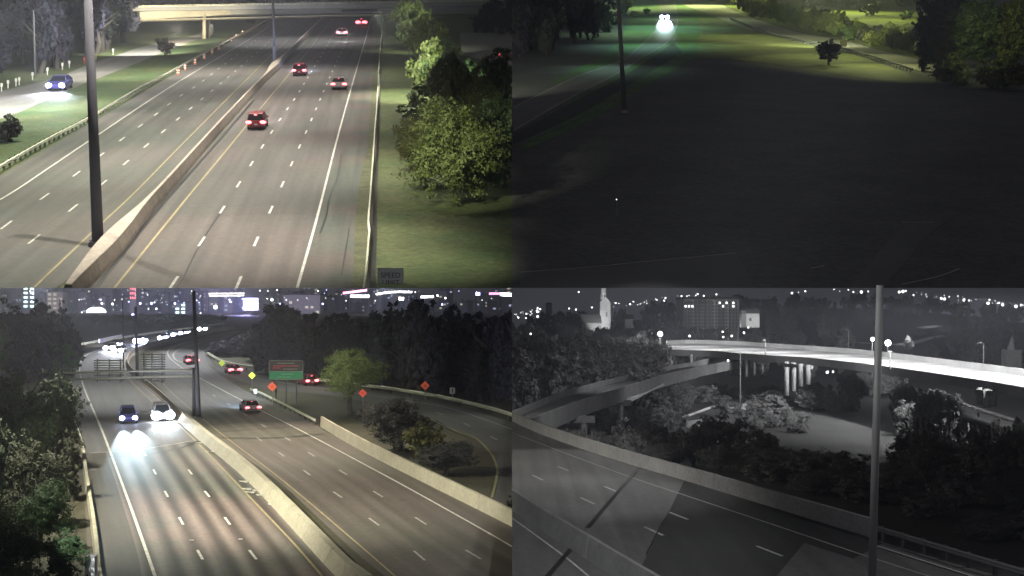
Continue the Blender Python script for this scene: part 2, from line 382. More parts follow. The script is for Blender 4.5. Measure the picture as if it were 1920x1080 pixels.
def trunk_me(seed):
    r = random.Random(seed); mb = MB(); p = Vector((0, 0, -.02)); rad = .055
    for i in range(4):
        q = p+Vector((r.uniform(-.04, .04), r.uniform(-.04, .04), .16)); mb.tube(p, q, rad, rad*.8, 7, False); p = q; rad *= .8
        if i >= 1:
            for _ in range(2):
                an = r.uniform(0, 6.28); e = p+Vector((math.cos(an)*.3, math.sin(an)*.3, r.uniform(.15, .3))); mb.tube(p, e, rad*.6, rad*.15, 5, False)
    return mb.me(True)
CROWN = {'big': [crown_me(10+i, 30000, .023, 24) for i in range(3)], 'mid': [crown_me(20+i, 7000, .052, 15) for i in range(4)], 'far': [crown_me(40+i, 1500, .1, 9) for i in range(5)],
         'bigtall': [crown_me(60+i, 18000, .038, 30, 3.6) for i in range(2)], 'midtall': [crown_me(70+i, 8500, .065, 24, 4.2) for i in range(4)], 'fartall': [crown_me(80+i, 2000, .12, 14, 4.2) for i in range(5)]}
TRUNK = [trunk_me(i) for i in range(4)]
rnd = random.Random(7)
def tree(base, height, radius, tm, m, label=None, group=None, name='tree', cat='tree', low=.25, sy=1.0, var=None, trunk=True):
    e = thing(name, base, label, cat, group); rz = rnd.uniform(0, 6.28)
    if height*(1-low)/radius > 3: tm += 'tall'
    me = CROWN[tm][(var if var is not None else rnd.randrange(9)) % len(CROWN[tm])]
    R = Matrix.Rotation(rz, 4, 'Z')
    link('crown', me, m, e, mw=Matrix.Translation((0, 0, height*low)) @ Matrix.Diagonal((radius*1.1, radius*1.1*sy, height*(1-low), 1)) @ R)
    if trunk:
        tm_ = TRUNK[rnd.randrange(4)]; link('trunk', tm_, M_bark if not m.name.startswith('grey') else M_gdark, e, mw=Matrix.Diagonal((height*.8, height*.8, height*.9, 1)) @ R)
    return e
def woodpx(key, pl, u, vb, vt, hw, tm, depth=None):
    b = at(pl, u, vb) if depth is None else atY(u, vb, depth); s = b.y/F; to_wood(key, b, (vb-vt)*s, hw*s, tm)
def treepx(pl, u, vb, vt, hw, tm, m, label=None, group=None, depth=None, **k):
    b = at(pl, u, vb) if depth is None else atY(u, vb, depth); s = b.y/F
    return tree(b, (vb-vt)*s, hw*s, tm, m, label, group, **k)

# ------------------------------------------------------------------ cars
def loft(sections, cap=True):
    n = len(sections[0]); vs = [v for s in sections for v in s]
    fs = [(i*n+j, i*n+(j+1) % n, (i+1)*n+(j+1) % n, (i+1)*n+j) for i in range(len(sections)-1) for j in range(n)]
    if cap: fs += [tuple(range(n-1, -1, -1)), tuple((len(sections)-1)*n+j for j in range(n))]
    return mesh(vs, fs)
def ring(y, w, z0, z1, cr=.18):
    """rounded section, counter-clockwise in x,z"""
    return [(-w+cr*.5, y, z0), (w-cr*.5, y, z0), (w-.02, y, z0+.12), (w, y, (z0+z1)/2), (w-.05, y, z1-.1), (w-cr, y, z1), (-w+cr, y, z1), (-w+.05, y, z1-.1), (-w, y, (z0+z1)/2), (-w+.02, y, z0+.12)]
def wheel_me():
    mb = MB(); mb.tube((-.11, 0, 0), (.11, 0, 0), .33, .33, 18); return mb.me()
WHEEL = wheel_me(); _r = MB(); _r.tube((-.12, 0, 0), (.12, 0, 0), .2, .2, 12); RIM = _r.me()
def body_set(kind):
    if kind == 'sedan': L, Wd, Hb, Hr, bot, top = 4.7, .9, .95, 1.44, (-1.95, 1.0), (-1.15, .25)
    elif kind == 'suv': L, Wd, Hb, Hr, bot, top = 4.7, .95, 1.08, 1.74, (-2.25, .95), (-2.0, .35)
    else: L, Wd, Hb, Hr, bot, top = 5.2, 1.0, 1.1, 1.9, (-2.5, 1.5), (-2.4, .8)
    h = L/2
    hood = Hb-.12
    B = loft([ring(-h, Wd-.16, .42, Hb-.28), ring(-h+.08, Wd-.05, .3, Hb-.05), ring(-h+.6, Wd, .25, Hb), ring(-.2, Wd, .25, Hb), ring(1.0, Wd, .25, Hb-.02), ring(h-.5, Wd-.02, .25, hood-.06), ring(h-.1, Wd-.08, .3, hood-.18), ring(h, Wd-.22, .4, hood-.35)])
    def hoop(yb, yt, wb, wt): return None
    b0, b1 = bot; t0, t1 = top; wb = Wd-.06; wt = Wd-.26
    V = [(-wb, b0, Hb-.03), (wb, b0, Hb-.03), (wb, b1, Hb-.05), (-wb, b1, Hb-.05), (-wt, t0, Hr-.06), (wt, t0, Hr-.06), (wt, t1, Hr-.06), (-wt, t1, Hr-.06)]
    G = mesh(V, [(0, 1, 5, 4), (1, 2, 6, 5), (2, 3, 7, 6), (3, 0, 4, 7), (4, 5, 6, 7)])
    mb = MB(); mb.add([(-wt-.02, t0-.05, Hr-.06), (wt+.02, t0-.05, Hr-.06), (wt+.02, t1+.04, Hr-.06), (-wt-.02, t1+.04, Hr-.06), (-wt+.1, t0+.1, Hr), (wt-.1, t0+.1, Hr), (wt-.1, t1-.1, Hr), (-wt+.1, t1-.1, Hr)],
                      [(3, 2, 1, 0), (4, 5, 6, 7), (0, 1, 5, 4), (1, 2, 6, 5), (2, 3, 7, 6), (3, 0, 4, 7)])
    R = mb.me(); mb = MB()
    for sx in (-1, 1):
        for a, b in (((wb*sx, b0, Hb), (wt*sx, t0, Hr-.05)), ((wb*sx, b1, Hb), (wt*sx, t1, Hr-.05)), ((wb*sx, (b0+b1)/2-.1, Hb), (wt*sx, (t0+t1)/2-.1, Hr-.05))): mb.tube(a, b, .05, .045, 5)
    Pm = mb.me(); mb = MB(); mb.box((0, -h-.02, .5), (Wd*1.75, .14, .24)); BR = mb.me()
    mb = MB(); mb.box((0, h-.03, .45), (Wd*1.6, .16, .26)); BF = mb.me()
    mi = MB()
    for sx in (-1, 1): mi.box((sx*(Wd+.08), .75, Hb+.02), (.2, .1, .14))
    return dict(L=L, W=Wd, Hb=Hb, Hr=Hr, B=B, G=G, R=R, P=Pm, BR=BR, BF=BF, MI=mi.me(), wt=wt, t0=t0)
CARS = {k: body_set(k) for k in ('sedan', 'suv', 'van')}
_l = MB(); _l.ball((0, 0, 0), 1, 10); LENS = _l.me(True)
_p = MB(); _p.box((0, 0, 0), (.32, .03, .16)); PLATE = _p.me()
PAINT = {}
def paint(c):
    if c not in PAINT: PAINT[c] = mat('car_paint_%d' % len(PAINT), c, rough=.3, var=.04, scale=2, metal=.2)
    return PAINT[c]
def car(pl, u, v, to, kind, col, label, head=None, tail=None, hr=.13, scale=1.0, beam=0, bcol=(.85, .9, 1), bang=60, braker=.11, pitch=4):
    p = at(pl, u, v); q = at(pl, *to); d = (q-p)
    D = CARS[kind]; M = frame_on(pl, p, d, .06) @ Matrix.Scale(scale, 4)
    t = thing('parked_car' if False else 'car', p, label, 'car', None, M)
    pm = paint(col); link('body', D['B'], pm, t); link('window', D['G'], M_glass, t); link('roof', D['R'], pm, t); link('pillar', D['P'], pm, t)
    link('rear_bumper', D['BR'], pm, t); link('front_bumper', D['BF'], pm, t); link('mirror', D['MI'], pm, t)
    for sx in (-1, 1):
        for sy in (-1, 1):
            w = link('wheel', WHEEL, M_tyre, t, loc=(sx*(D['W']-.1), sy*D['L']*.3, .33)); link('rim', RIM, M_rim, w)
        ml = head if head else E_off; zz = D['Hb']-.36
        link('headlight', LENS, ml, t, mw=Matrix.Translation((sx*(D['W']-.25), D['L']/2-.08, zz)) @ Matrix.Diagonal((hr*1.2, hr*.9, hr, 1)))
        tl = tail if tail else glow('taillight_unlit', (.5, .02, .02), .05)
        link('taillight', LENS, tl, t, mw=Matrix.Translation((sx*(D['W']-.2), -D['L']/2+.02, D['Hb']-.25)) @ Matrix.Diagonal((braker*1.9, .1, braker, 1)))
    if tail: link('brake_light', LENS, tail, t, mw=Matrix.Translation((0, D['t0']-.12, D['Hr']-.16)) @ Matrix.Diagonal((.18, .05, .03, 1)))
    link('licence_plate', PLATE, M_plate, t, loc=(0, -D['L']/2-.1, .62))
    if beam:
        for sx in (-1, 1):
            ld = bpy.data.lights.new('headlight_beam', 'SPOT'); lo = bpy.data.objects.new('headlight_beam', ld); C.objects.link(lo)
            ld.energy = beam; ld.spot_size = math.radians(bang); ld.spot_blend = .6; ld.color = bcol; ld.shadow_soft_size = .08
            lo.parent = t; lo.location = (sx*(D['W']-.25), D['L']/2+.15+hr, D['Hb']-.3); lo.rotation_euler = (math.radians(90-pitch), 0, 0)
        if tail is None: pass
    return t
def spot(loc, target, power, size, blend=.5, col=(1, .9, .7), r=.25):
    ld = bpy.data.lights.new('street_lamp_light', 'SPOT'); lo = bpy.data.objects.new('street_lamp_light', ld); C.objects.link(lo)  # street lamps and added fill spots share this name
    ld.energy = power; ld.spot_size = math.radians(size); ld.spot_blend = blend; ld.color = col; ld.shadow_soft_size = r
    loc = Vector(loc); lo.location = loc; lo.rotation_euler = (Vector(target)-loc).to_track_quat('-Z', 'Y').to_euler(); return lo
def point(loc, power, col=(1, 1, 1), r=.3):
    ld = bpy.data.lights.new('lamp_light', 'POINT'); lo = bpy.data.objects.new('lamp_light', ld); C.objects.link(lo)
    ld.energy = power; ld.color = col; ld.shadow_soft_size = r; lo.location = loc; return lo
def text_me(s, size, depth=.01):
    cu = bpy.data.curves.new('t', 'FONT'); cu.body = s; cu.size = size; cu.extrude = depth; cu.align_x = 'CENTER'; cu.align_y = 'CENTER'
    o = bpy.data.objects.new('t', cu); C.objects.link(o); dg = bpy.context.evaluated_depsgraph_get()
    me = bpy.data.meshes.new_from_object(o.evaluated_get(dg)); bpy.data.objects.remove(o); return me
FACE = Matrix.Rotation(math.pi/2, 4, 'X')      # text in XY -> upright, facing -Y

# clip boxes: which quarter of the land each object belongs to; stamped as we go
QUARTER = {}
def begin(): return set(o.name for o in bpy.data.objects)
def stamp(q, before):
    for o in bpy.data.objects:
        if o.name not in before and o.type == 'MESH': QUARTER[o.name] = q

# =================================================================== UPPER LEFT: motorway on the hillside
B0 = begin()
def ground_sheet(name, pl, x0, x1, y0, y1, m, nx=24, ny=40, dz=0, thick=0, ysl=None):
    vs = []; 
    for j in range(ny+1):
        for i in range(nx+1):
            x = x0+(x1-x0)*i/nx; y = y0+(y1-y0)*j/ny; vs.append((x, y, zof(pl, y)+dz))
    fs = [(j*(nx+1)+i, j*(nx+1)+i+1, (j+1)*(nx+1)+i+1, (j+1)*(nx+1)+i) for j in range(ny) for i in range(nx)]
    uv = [(v[0], v[1]) for v in vs]
    if thick:
        k = len(vs); c = [0, nx, (ny+1)*(nx+1)-1, ny*(nx+1)]
        vs += [(vs[i][0], vs[i][1], vs[i][2]-thick) for i in c]; uv += [(0, 0)]*4
        # skirt and underside
        fs += [(k, k+3, k+2, k+1)]
        fs += [tuple(list(range(0, nx+1)) + [k+1, k])[::-1]]
        fs += [tuple([(ny)*(nx+1)+i for i in range(nx+1)] + [k+2, k+3])]
        fs += [tuple([j*(nx+1) for j in range(ny+1)] + [k+3, k])]
        fs += [tuple([j*(nx+1)+nx for j in range(ny+1)] + [k+2, k+1])[::-1]]
    return struct(name, mesh(vs, fs, uv), m)
ground_sheet('grass_slope', UP, -330, 0, 73.5, 700, M_grassU, thick=1.2)
g = struct('median_lawn', poly(UP, [(-60, 560), (-60, 250), (40, 210), (140, 165), (230, 130), (290, 105), (340, 85), (400, 62), (478, 57), (330, 137), (250, 180), (160, 235), (94, 270), (0, 324)], .03), M_grassUL)
R1 = struct('road', band(UP, [(-420, 560), (0, 330), (160, 236), (330, 138), (475, 57), (560, 12)], [(80, 560), (120, 540), (195, 462), (380, 270), (470, 185), (520, 128), (575, 80), (640, 12)], .04, 70), M_concL)
R2 = struct('road', band(UP, [(150, 560), (166, 540), (227, 468), (395, 272), (470, 186), (520, 132), (580, 80), (630, 12)], [(655, 560), (661, 540), (670, 370), (690, 270), (700, 120), (708, 12)], .036, 70), M_conc)
shs = struct('road_shoulder', band(UP, [(553, 560), (559, 540), (600, 390), (632, 270), (661, 157), (685, 75), (697, 30)], [(655, 560), (661, 540), (670, 370), (690, 270), (700, 120), (710, 30)], .06, 60), M_shold)
struct('grass_verge', band(UP, [(660, 560), (661, 540), (670, 370), (690, 270), (700, 120), (710, 30)], [(692, 560), (692, 455), (695, 370), (702, 270), (712, 110), (716, 30)], .03, 50), mat('rough_verge', (.1, .105, .05), var=.4, scale=.7, fine=5, bump=.8))
R3 = struct('frontage_road', band(UP, [(-60, 192), (0, 172), (100, 148), (160, 124), (230, 100), (285, 83), (340, 72), (400, 58)], [(-60, 252), (0, 224), (40, 210), (140, 165), (230, 130), (290, 105), (345, 84), (400, 64)], .05, 50), M_front)
R4 = struct('side_road', band(UP, [(862, 62), (1000, 62)], [(866, 104), (1000, 130)], .05, 20), M_front)
line(R1, 'edge_line', UP, [(-200, 490), (0, 376), (80, 324), (160, 270), (317, 165), (475, 70), (505, 48)], .16, M_white, .07)
line(R1, 'yellow_line', UP, [(45, 560), (65, 540), (175, 435), (250, 365), (345, 268), (475, 137), (540, 75)], .15, M_yelworn, .07)
line(R2, 'yellow_line', UP, [(198, 562), (216, 540), (272, 470), (355, 367), (435, 270), (480, 214), (550, 130), (605, 60), (627, 30)], .15, M_yelworn, .065)
line(shs, 'edge_line', UP, [(553, 560), (558, 540), (594, 412), (630, 270), (661, 157), (685, 75), (697, 30)], .17, M_white, .09)
line(R3, 'edge_line', UP, [(-20, 228), (0, 219), (50, 202), (140, 162), (230, 127), (290, 104)], .12, M_worn, .08)
line(R4, 'edge_line', UP, [(905, 84), (935, 104), (1000, 150)], .2, M_worn, .08); line(R4, 'edge_line', UP, [(862, 70), (1000, 66)], .2, M_worn, .08); line(R4, 'edge_line', UP, [(918, 72), (1000, 102)], .2, M_worn, .08)
dashes(R1, UP, [(10, 425), (81, 372), (132, 336), (217, 271), (285, 221), (332, 185), (372, 159), (420, 122), (505, 58)], M_white, .3, 11.3, 1.1, 40, .075)
dashes(R1, UP, [(62, 452), (133, 395), (190, 348), (232, 310), (302, 251), (354, 207), (412, 159), (525, 62)], M_white, .3, 11.3, 1.1, 40, .075)
dashes(R2, UP, [(325, 533), (374, 461), (414, 399), (446, 349), (492, 276), (527, 222), (554, 184), (574, 151), (600, 108), (640, 40)], M_white, .2, 11.3, 1.15, 40, .07)
dashes(R2, UP, [(447, 533), (480, 455), (508, 395), (548, 306), (575, 246), (602, 183), (622, 137), (640, 98), (660, 50)], M_white, .2, 11.3, 1.15, 40, .07)
line(R2, 'lane_joint', UP, [(345, 520), (374, 461), (414, 399)], .06, M_tarshade, .055)
line(R2, 'lane_joint', UP, [(318, 555), (345, 522)], .06, M_tarshade, .055)
struct('gutter_strip', band(UP, [(688, 560), (690, 530), (694, 450), (698, 370), (704, 280), (712, 130), (716, 70)], [(704, 560), (704, 530), (706, 450), (706, 370), (710, 280), (715, 130), (718, 70)], .045, 40), M_tarshade)  # dark strip painting the shade between guardrail and grass
# median barrier widening round the lamp post footings
def flare(u, v): return u
bP = smoothP(gp(UP, [(128, 568), (148, 543), (214, 466), (300, 372), (389, 270), (462, 188), (500, 148), (517, 128), (560, 84), (612, 30)]), 2)
tB = thing('concrete_barrier', bP[0], 'long concrete median barrier widening around the lamp post, yellow lines both sides', 'barrier')
pA = at(UP, 205, 474); pB = at(UP, 513, 130)
def wide(p, base=0.1):
    w = base
    for q, r in ((pA, 10.0), (pB, 14.0)):
        d = (p-q).length; w = max(w, .46*math.exp(-(d/r)**2)+base*.8)
    return w
def flared(Q, mtop=True):
    vs = []; n = 8
    for i, p in enumerate(Q):
        s = side(Q, i); w = wide(p)
        for o, h in ((-w-.24, 0), (-w-.2, .3), (-w, .98), (w, .98), (w+.2, .3), (w+.24, 0)): vs.append(p+s*o+Vector((0, 0, h)))
    n = 6; fs = [(i*n+j, i*n+(j+1) % n, (i+1)*n+(j+1) % n, (i+1)*n+j) for i in range(len(Q)-1) for j in range(n)] + [tuple(range(n-1, -1, -1)), tuple((len(Q)-1)*n+j for j in range(n))]
    return mesh(vs, fs)
L_ = plen(bP); s_ = 0
while s_ < L_-1:
    e_ = min(L_, s_+6.0); wlink('panel', flared([along(bP, s_+(e_-s_-.05)*i/5)[0] for i in range(6)]), M_barr, tB); s_ = e_
vs = []
for i, p in enumerate(bP):
    pass
Q = [along(bP, L_*i/200)[0] for i in range(201)]; vs = []
for i, p in enumerate(Q):
    s = side(Q, i); w = wide(p)
    for o, h in ((-w, .985), (-w, 1.02), (w, 1.02), (w, .985)): vs.append(p+s*o+Vector((0, 0, h)))
wlink('coping', mesh(vs, [(i*4+j, i*4+(j+1) % 4, i*4+4+(j+1) % 4, i*4+4+j) for i in range(200) for j in range(4)]), M_barrtop, tB)
mast(UP, 184, 462, 163, -60, .37, .25, 'thick grey light pole standing on the median barrier at left', name='light_pole')
mast(UP, 515, 122, 511, -30, .3, .2, 'slim grey light pole further along the median barrier near the overpass', collar=False)
mast(UP, 66, 145, 63, 20, .18, .12, 'thin pole in front of the dark woods by the frontage road', collar=False, name='utility_pole')
mast(UP, 716, 62, 714, -20, .15, .1, 'thin pole at the far end of the right guardrail', collar=False, name='sign_pole')
guardrail(UP, [(-60, 362), (0, 325), (94, 270), (160, 235), (250, 180), (332, 135)], 'pale double guardrail between the left motorway lanes and the lawn', m=M_rail, sgn=1, hh=.45, sc=1.0)
guardrail(UP, [(332, 135), (400, 96), (475, 56), (500, 42)], 'far guardrail with marker posts under the overpass', m=M_rail, sgn=1)
guardrail(UP, [(683, 565), (687, 535), (692, 470), (694, 450), (692, 430), (696, 370), (702, 280), (708, 190), (712, 110), (717, 60)], 'dented steel guardrail on timber posts beside the right shoulder', m=M_rail, mp=M_barr, sgn=-1, hh=.42, sc=.8, spacing=1.25)
_m = MB(); _m.tube((0, 0, 0), (0, 0, 1.0), .26, .2, 12); DRUM = _m.me(); _m = MB(); _m.tube((0, 0, 0), (0, 0, .16), .255, .24, 12); BANDM = _m.me()
M_or = mat('orange_plastic', (.6, .16, .06), rough=.5, var=.1); M_refl = mat('reflective_white', (.8, .78, .7), var=.1)
for i, (u, v) in enumerate([(334, 141), (347, 132), (366, 121), (383, 111), (398, 101), (410, 94), (419, 86), (433, 79), (443, 72), (455, 65)]):
    p = at(UP, u, v); t = thing('traffic_drum', p, 'orange and white traffic drum in the row along the left shoulder', 'traffic drum', 'traffic drums along the shoulder')
    link('drum', DRUM, M_or, t); link('stripe', BANDM, M_refl, t, loc=(0, 0, .3)); link('stripe', BANDM, M_refl, t, loc=(0, 0, .68))
_m = MB(); _m.box((0, 0, .45), (.14, .05, .9)); _m.box((0, 0, .95), (.32, .06, .5)); MARK = _m.me()
for i, (u, v) in enumerate([(3, 172), (15, 166), (30, 162), (36, 160), (61, 150), (89, 141), (117, 131), (130, 127), (212, 103)]):
    p = at(UP, u, v); tag(link('marker_post', MARK, M_refl, loc=p), 'pale reflector post along the far edge of the frontage road', 'marker post', 'reflector posts by the frontage road')
p = at(UP, 180, 112); tag(link('marker_post', MARK, mat('yellow_plate', (.6, .55, .15), var=.1), loc=p), 'small yellow marker plate beside the frontage road, right of the thick pole', 'marker post')
p = at(UP, 158, 120); tag(link('marker_post', MARK, mat('red_plate', (.5, .08, .06), var=.1), loc=p), 'small red marker plate hidden just left of the thick light pole', 'marker post')
# overpass
def overpass():
    ya, yb = 300.0, 330.0
    a = atY(225, 30, 296); b = atY(960, 12, 340)
    t = thing('overpass', a, 'long concrete overpass with pale lit girder crossing above the motorway', 'bridge')
    def seg(u0, v0t, v0b, u1, v1t, v1b, m, name, th, off=0):
        y0 = 296+44*(u0-225)/735; y1 = 296+44*(u1-225)/735
        p = [atY(u0, v0t, y0), atY(u1, v1t, y1), atY(u1, v1b, y1), atY(u0, v0b, y0)]
        d = Vector((0, th, 0)); o = Vector((0, off, 0)); p = [q+o for q in p]
        return wlink(name, mesh(p+[q+d for q in p], [(0, 1, 2, 3), (7, 6, 5, 4), (0, 4, 5, 1), (1, 5, 6, 2), (2, 6, 7, 3), (3, 7, 4, 0)]), m, t)
    seg(262, 22, 37, 432, 17, 27, M_bridge, 'girder', 1.0); seg(432.3, 17, 27, 700, 12, 24, M_bridged, 'girder', 1.0); seg(700.3, 12, 24, 925, 11, 21, M_bridged, 'girder', 1.0)
    seg(249, 15, 21.6, 945, 3, 11.5, M_bridged, 'parapet', .5, -.5)
    seg(262, 37.4, 38.6, 925, 21.5, 23.5, M_bridge, 'flange', 1.4, -.3)
    seg(255, 21, 27, 930, 11, 15, M_under, 'deck', 3.5, 1.2)
    seg(249, 13.4, 14.2, 945, 1.0, 1.8, M_rail, 'railing', .15, -.4); seg(249, 11.4, 12.0, 945, -1.0, -.4, M_rail, 'railing', .15, -.4)
    for i in range(26):
        u = 255+i*27; y0 = 296+44*(u-225)/735; v = 15-12*(u-249)/696; a_ = atY(u, v, y0-.3); mb = MB(); mb.tube(a_, a_+Vector((0, 0, .6)), .05, .05, 6); wlink('railing_post', mb.me(), M_rail, t)
    for u, vb, vt, dy in ((383, 73, 36, 0), (390, 71, 38, 9), (397, 68, 38, 18), (577, 58, 28, 0), (581, 52, 28, 10)):
        q = at(UP, u, vb); y0 = q.y; mb = MB(); mb.tube(q-Vector((0, 0, .3)), Vector((q.x, q.y, atY(u, vt, 312).z)), .45, .45, 12); wlink('pier', mb.me(True), M_bridge if dy < 12 else M_bridged, t)
overpass()
# speed limit sign
def board(name, c, w, h, m, label, cat, edge=None, diamond=False, post=True, pm=None, base=None, posts=None, group=None, rear=False):
    t = thing(name, (c.x, c.y, base if base is not None else c.z-h/2-2), label, cat, group); c = Vector(c)
    mb = MB(); R = Matrix.Translation(c) @ (Matrix.Rotation(math.radians(45), 4, 'Y') if diamond else Matrix.Identity(4))
    mb.box((0, 0, 0), (w, .03, h), R); wlink('panel', mb.me(), m, t)
    if edge:
        mb = MB()
        for a in ((0, h/2-.03, w, .06), (0, -h/2+.03, w, .06)): mb.box((a[0], -.02, a[1]), (a[2], .02, a[3]), R)
        for x in (-w/2+.03, w/2-.03): mb.box((x, -.021, 0), (.06, .02, h-.13), R)
        wlink('border', mb.me(), edge, t)
    for x in (posts or [0]):
        mb = MB(); mb.tube((c.x+x, c.y+.08, base if base is not None else c.z-h/2-2), (c.x+x, c.y+.08, c.z+h*.45), .05, .05, 8); wlink('post', mb.me(), pm or M_metal, t)
    return t
c = atY(732.5, 503+24, 74.6)
sg = board('road_sign', c, 1.46, 1.5, mat('dull_white_sign', (.34, .35, .36), var=.06), 'grey rectangular road sign reading SPEED LIMIT beside the guardrail', 'road sign', edge=mat('sign_rim', (.3, .3, .26), var=.1), base=zof(UP, 74.6))
for s_, v_ in (('SPEED', 516.5), ('LIMIT', 530.5)):
    me = text_me(s_, .42, .004); q = atY(732.5, v_, 74.56); me.transform(Matrix.Translation((q.x, q.y, q.z)) @ FACE); wlink('lettering', me, mat('sign_ink', (.03, .03, .035), var=.1), sg)
line(R2, 'gutter_line', UP, [(176, 560), (182, 540), (236, 470), (296, 394), (404, 272), (476, 188)], .3, M_tarshade, .055)
line(R1, 'gutter_line', UP, [(122, 560), (138, 540), (196, 466)], .2, M_tarshade, .075)
line(shs, 'crack', UP, [(600, 440), (612, 405), (618, 372), (634, 330), (640, 290)], .1, M_tarshade, .08); line(shs, 'crack', UP, [(640, 520), (648, 470), (655, 430)], .07, M_tarshade, .08)
for pts_ in ([(300, 425), (420, 405), (590, 400)], [(395, 330), (480, 322), (610, 318)], [(440, 262), (520, 258), (632, 254)], [(-60, 470), (40, 440), (150, 420)], [(150, 330), (230, 318), (300, 312)]): line(R2 if pts_[0][0] > 290 else R1, 'transverse_joint', UP, pts_, .035, M_tarshade, .058 if pts_[0][0] > 290 else .062)
# trees right of the lawn
treepx(UP, 868, 392, 176, 104, 'big', M_leafA, 'large spreading leafy tree at the lawn edge, nearest on the right', low=.03, trunk=False)
treepx(UP, 790, 320, 150, 56, 'mid', M_leafB, 'green tree behind the broad olive tree on the lawn edge', low=.0)
treepx(UP, 838, 272, 120, 60, 'mid', M_leafA, 'olive tree in the second row of the lawn tree line', low=.0)
treepx(UP, 936, 230, 84, 48, 'mid', M_leafB, 'green tree below the side road car', low=.0)
treepx(UP, 800, 120, 24, 42, 'mid', M_leafA, 'olive tree filling the line between the overpass and side road', low=.0)
treepx(UP, 795, 352, 188, 60, 'big', M_leafA, 'broad olive tree spreading left of the largest lawn tree', low=.02)
treepx(UP, 900, 380, 250, 62, 'big', M_leafB, 'low green tree in front of the largest lawn tree', low=.0, trunk=False)
treepx(UP, 945, 350, 158, 60, 'big', M_leafB, 'green tree half hidden behind the largest lawn tree', low=.03)
treepx(UP, 905, 300, 128, 62, 'big', M_leafA, 'olive tree rising behind the largest lawn tree', low=.02)
treepx(UP, 852, 232, 100, 50, 'mid', M_leafB, 'green tree filling the gap in the lawn tree line', low=.0)
treepx(UP, 918, 250, 108, 60, 'mid', M_leafB, 'dull green shrub mass below the side road', low=.0, name='shrub', cat='shrub')
treepx(UP, 838, 205, 95, 44, 'mid', M_leafB, 'bushy green tree in the middle of the lawn tree line', low=.0)
treepx(UP, 806, 176, 66, 50, 'mid', M_leafA, 'olive tree with ragged top, second from the overpass', low=.0)
treepx(UP, 768, 96, -6, 40, 'mid', M_leafA, 'tall narrow tree standing right in front of the overpass', low=.0)
treepx(UP, 836, 120, 62, 34, 'mid', M_leafB, 'small rounded tree beside the side road', low=.0)
treepx(UP, 880, 170, 110, 44, 'mid', M_leafB, 'rounded green shrub just below the side road', low=0, name='shrub', cat='shrub')
treepx(UP, 925, 62, -12, 40, 'mid', M_leafN, 'black tree at the overpass end beside the side road', low=0)
treepx(UP, 960, 66, -12, 40, 'mid', M_leafN, 'black tree at the far corner above the side road', low=0)
treepx(UP, 12, 268, 212, 36, 'mid', M_leafD, 'dark bush on the left lawn by the frontage road', low=0, name='bush', cat='bush', trunk=False)
treepx(UP, 308, 112, 70, 20, 'far', M_bark, 'small sparse bare tree on the lawn beside the frontage road', low=.25)
for i in range(46):
    u = rnd.uniform(-60, 262); vb = 166-u*.33-rnd.uniform(0, 50)
    treepx(UP, u, vb, vb-rnd.uniform(95, 160), rnd.uniform(24, 42), 'mid' if i < 26 else 'far', [M_leafN, M_leafD2, M_leafN][i % 3], 'tall dark tree in the woods behind the frontage road', 'woods behind the frontage road', low=.12)
for i in range(30):
    u = 240+i*26; vb = 46-rnd.uniform(0, 26) if u < 620 else 30-rnd.uniform(0, 20)
    woodpx('over', UP, u, vb if u < 480 or u > 720 else 22, -22-rnd.uniform(0, 10), rnd.uniform(20, 28), 'far')
flush_wood('wood', 'over', M_leafD, 'belt of dark trees beyond the overpass')
car(UP, 484, 240, (541, 160), 'suv', (.3, .05, .06), 'dark red suv with glowing tail lights, nearest car on the upper left motorway', None, E_tail, scale=1.02, beam=1500, braker=.17)
car(UP, 563, 141, (606, 80), 'suv', (.22, .03, .05), 'red suv in the left lane throwing bluish light ahead', None, E_tail, scale=1.08, beam=9000, bcol=(.5, .6, 1), braker=.17)
car(UP, 636, 166, (645, 110), 'sedan', (.5, .42, .4), 'silver saloon with red tail lights in the right lane', None, E_tail, scale=1.15, beam=1500, braker=.16)
car(UP, 642, 67, (662, 30), 'sedan', (.45, .4, .4), 'pale saloon with bright tail lights, second farthest before the overpass', None, E_tail, scale=1.3, beam=4000, bcol=(.6, .7, 1), braker=.2)
car(UP, 678, 48, (684, 28), 'suv', (.2, .03, .04), 'farthest red-lit car in the shade of the overpass', None, E_tail, scale=1.2, braker=.34)
car(UP, 948, 113, (975, 128), 'sedan', (.25, .03, .04), 'red saloon on the side road at the edge of the trees', None, E_tail, scale=1.05, braker=.18)
car(UP, 114, 168, (80, 182), 'sedan', (.1, .09, .35), 'blue saloon with white headlights on the frontage road', E_headB, None, hr=.25, scale=1.35, beam=9000, bcol=(.75, .85, 1), bang=75)
UPZ = lambda y, h: zof(UP, y)+h
stamp('UL', B0)

# lamps of the upper left motorway (above the picture), then added fill spots
def lampU(u, v, h, tu, tv, power, size, blend=.6, col=(1, .88, .68)):
    p = at(UP, u, v, h); return spot(p, at(UP, tu, tv), power, size, blend, col)
lampU(280, 480, 34, 280, 450, 58000, 70, .9, (1, .92, .82))
lampU(-60, 380, 34, -20, 380, 66000, 100, .9, (1, .99, .82))
lampU(480, 470, 30, 485, 455, 30000, 54, .9, (1, .92, .83))
lampU(420, 320, 34, 420, 308, 66000, 76, .9, (1, .92, .83))
lampU(120, 290, 32, 130, 270, 60000, 96, .9, (1, .99, .84))
lampU(590, 330, 28, 595, 320, 22000, 70, .9, (1, .92, .83))
lampU(500, 218, 34, 500, 206, 76000, 88, .9, (1, .92, .84))
lampU(560, 150, 34, 560, 142, 52000, 88, .9, (1, .9, .82))
lampU(350, 150, 34, 350, 145, 60000, 96, .9, (1, .95, .84))
lampU(540, 85, 34, 545, 78, 60000, 96, .9, (.95, .93, 1))
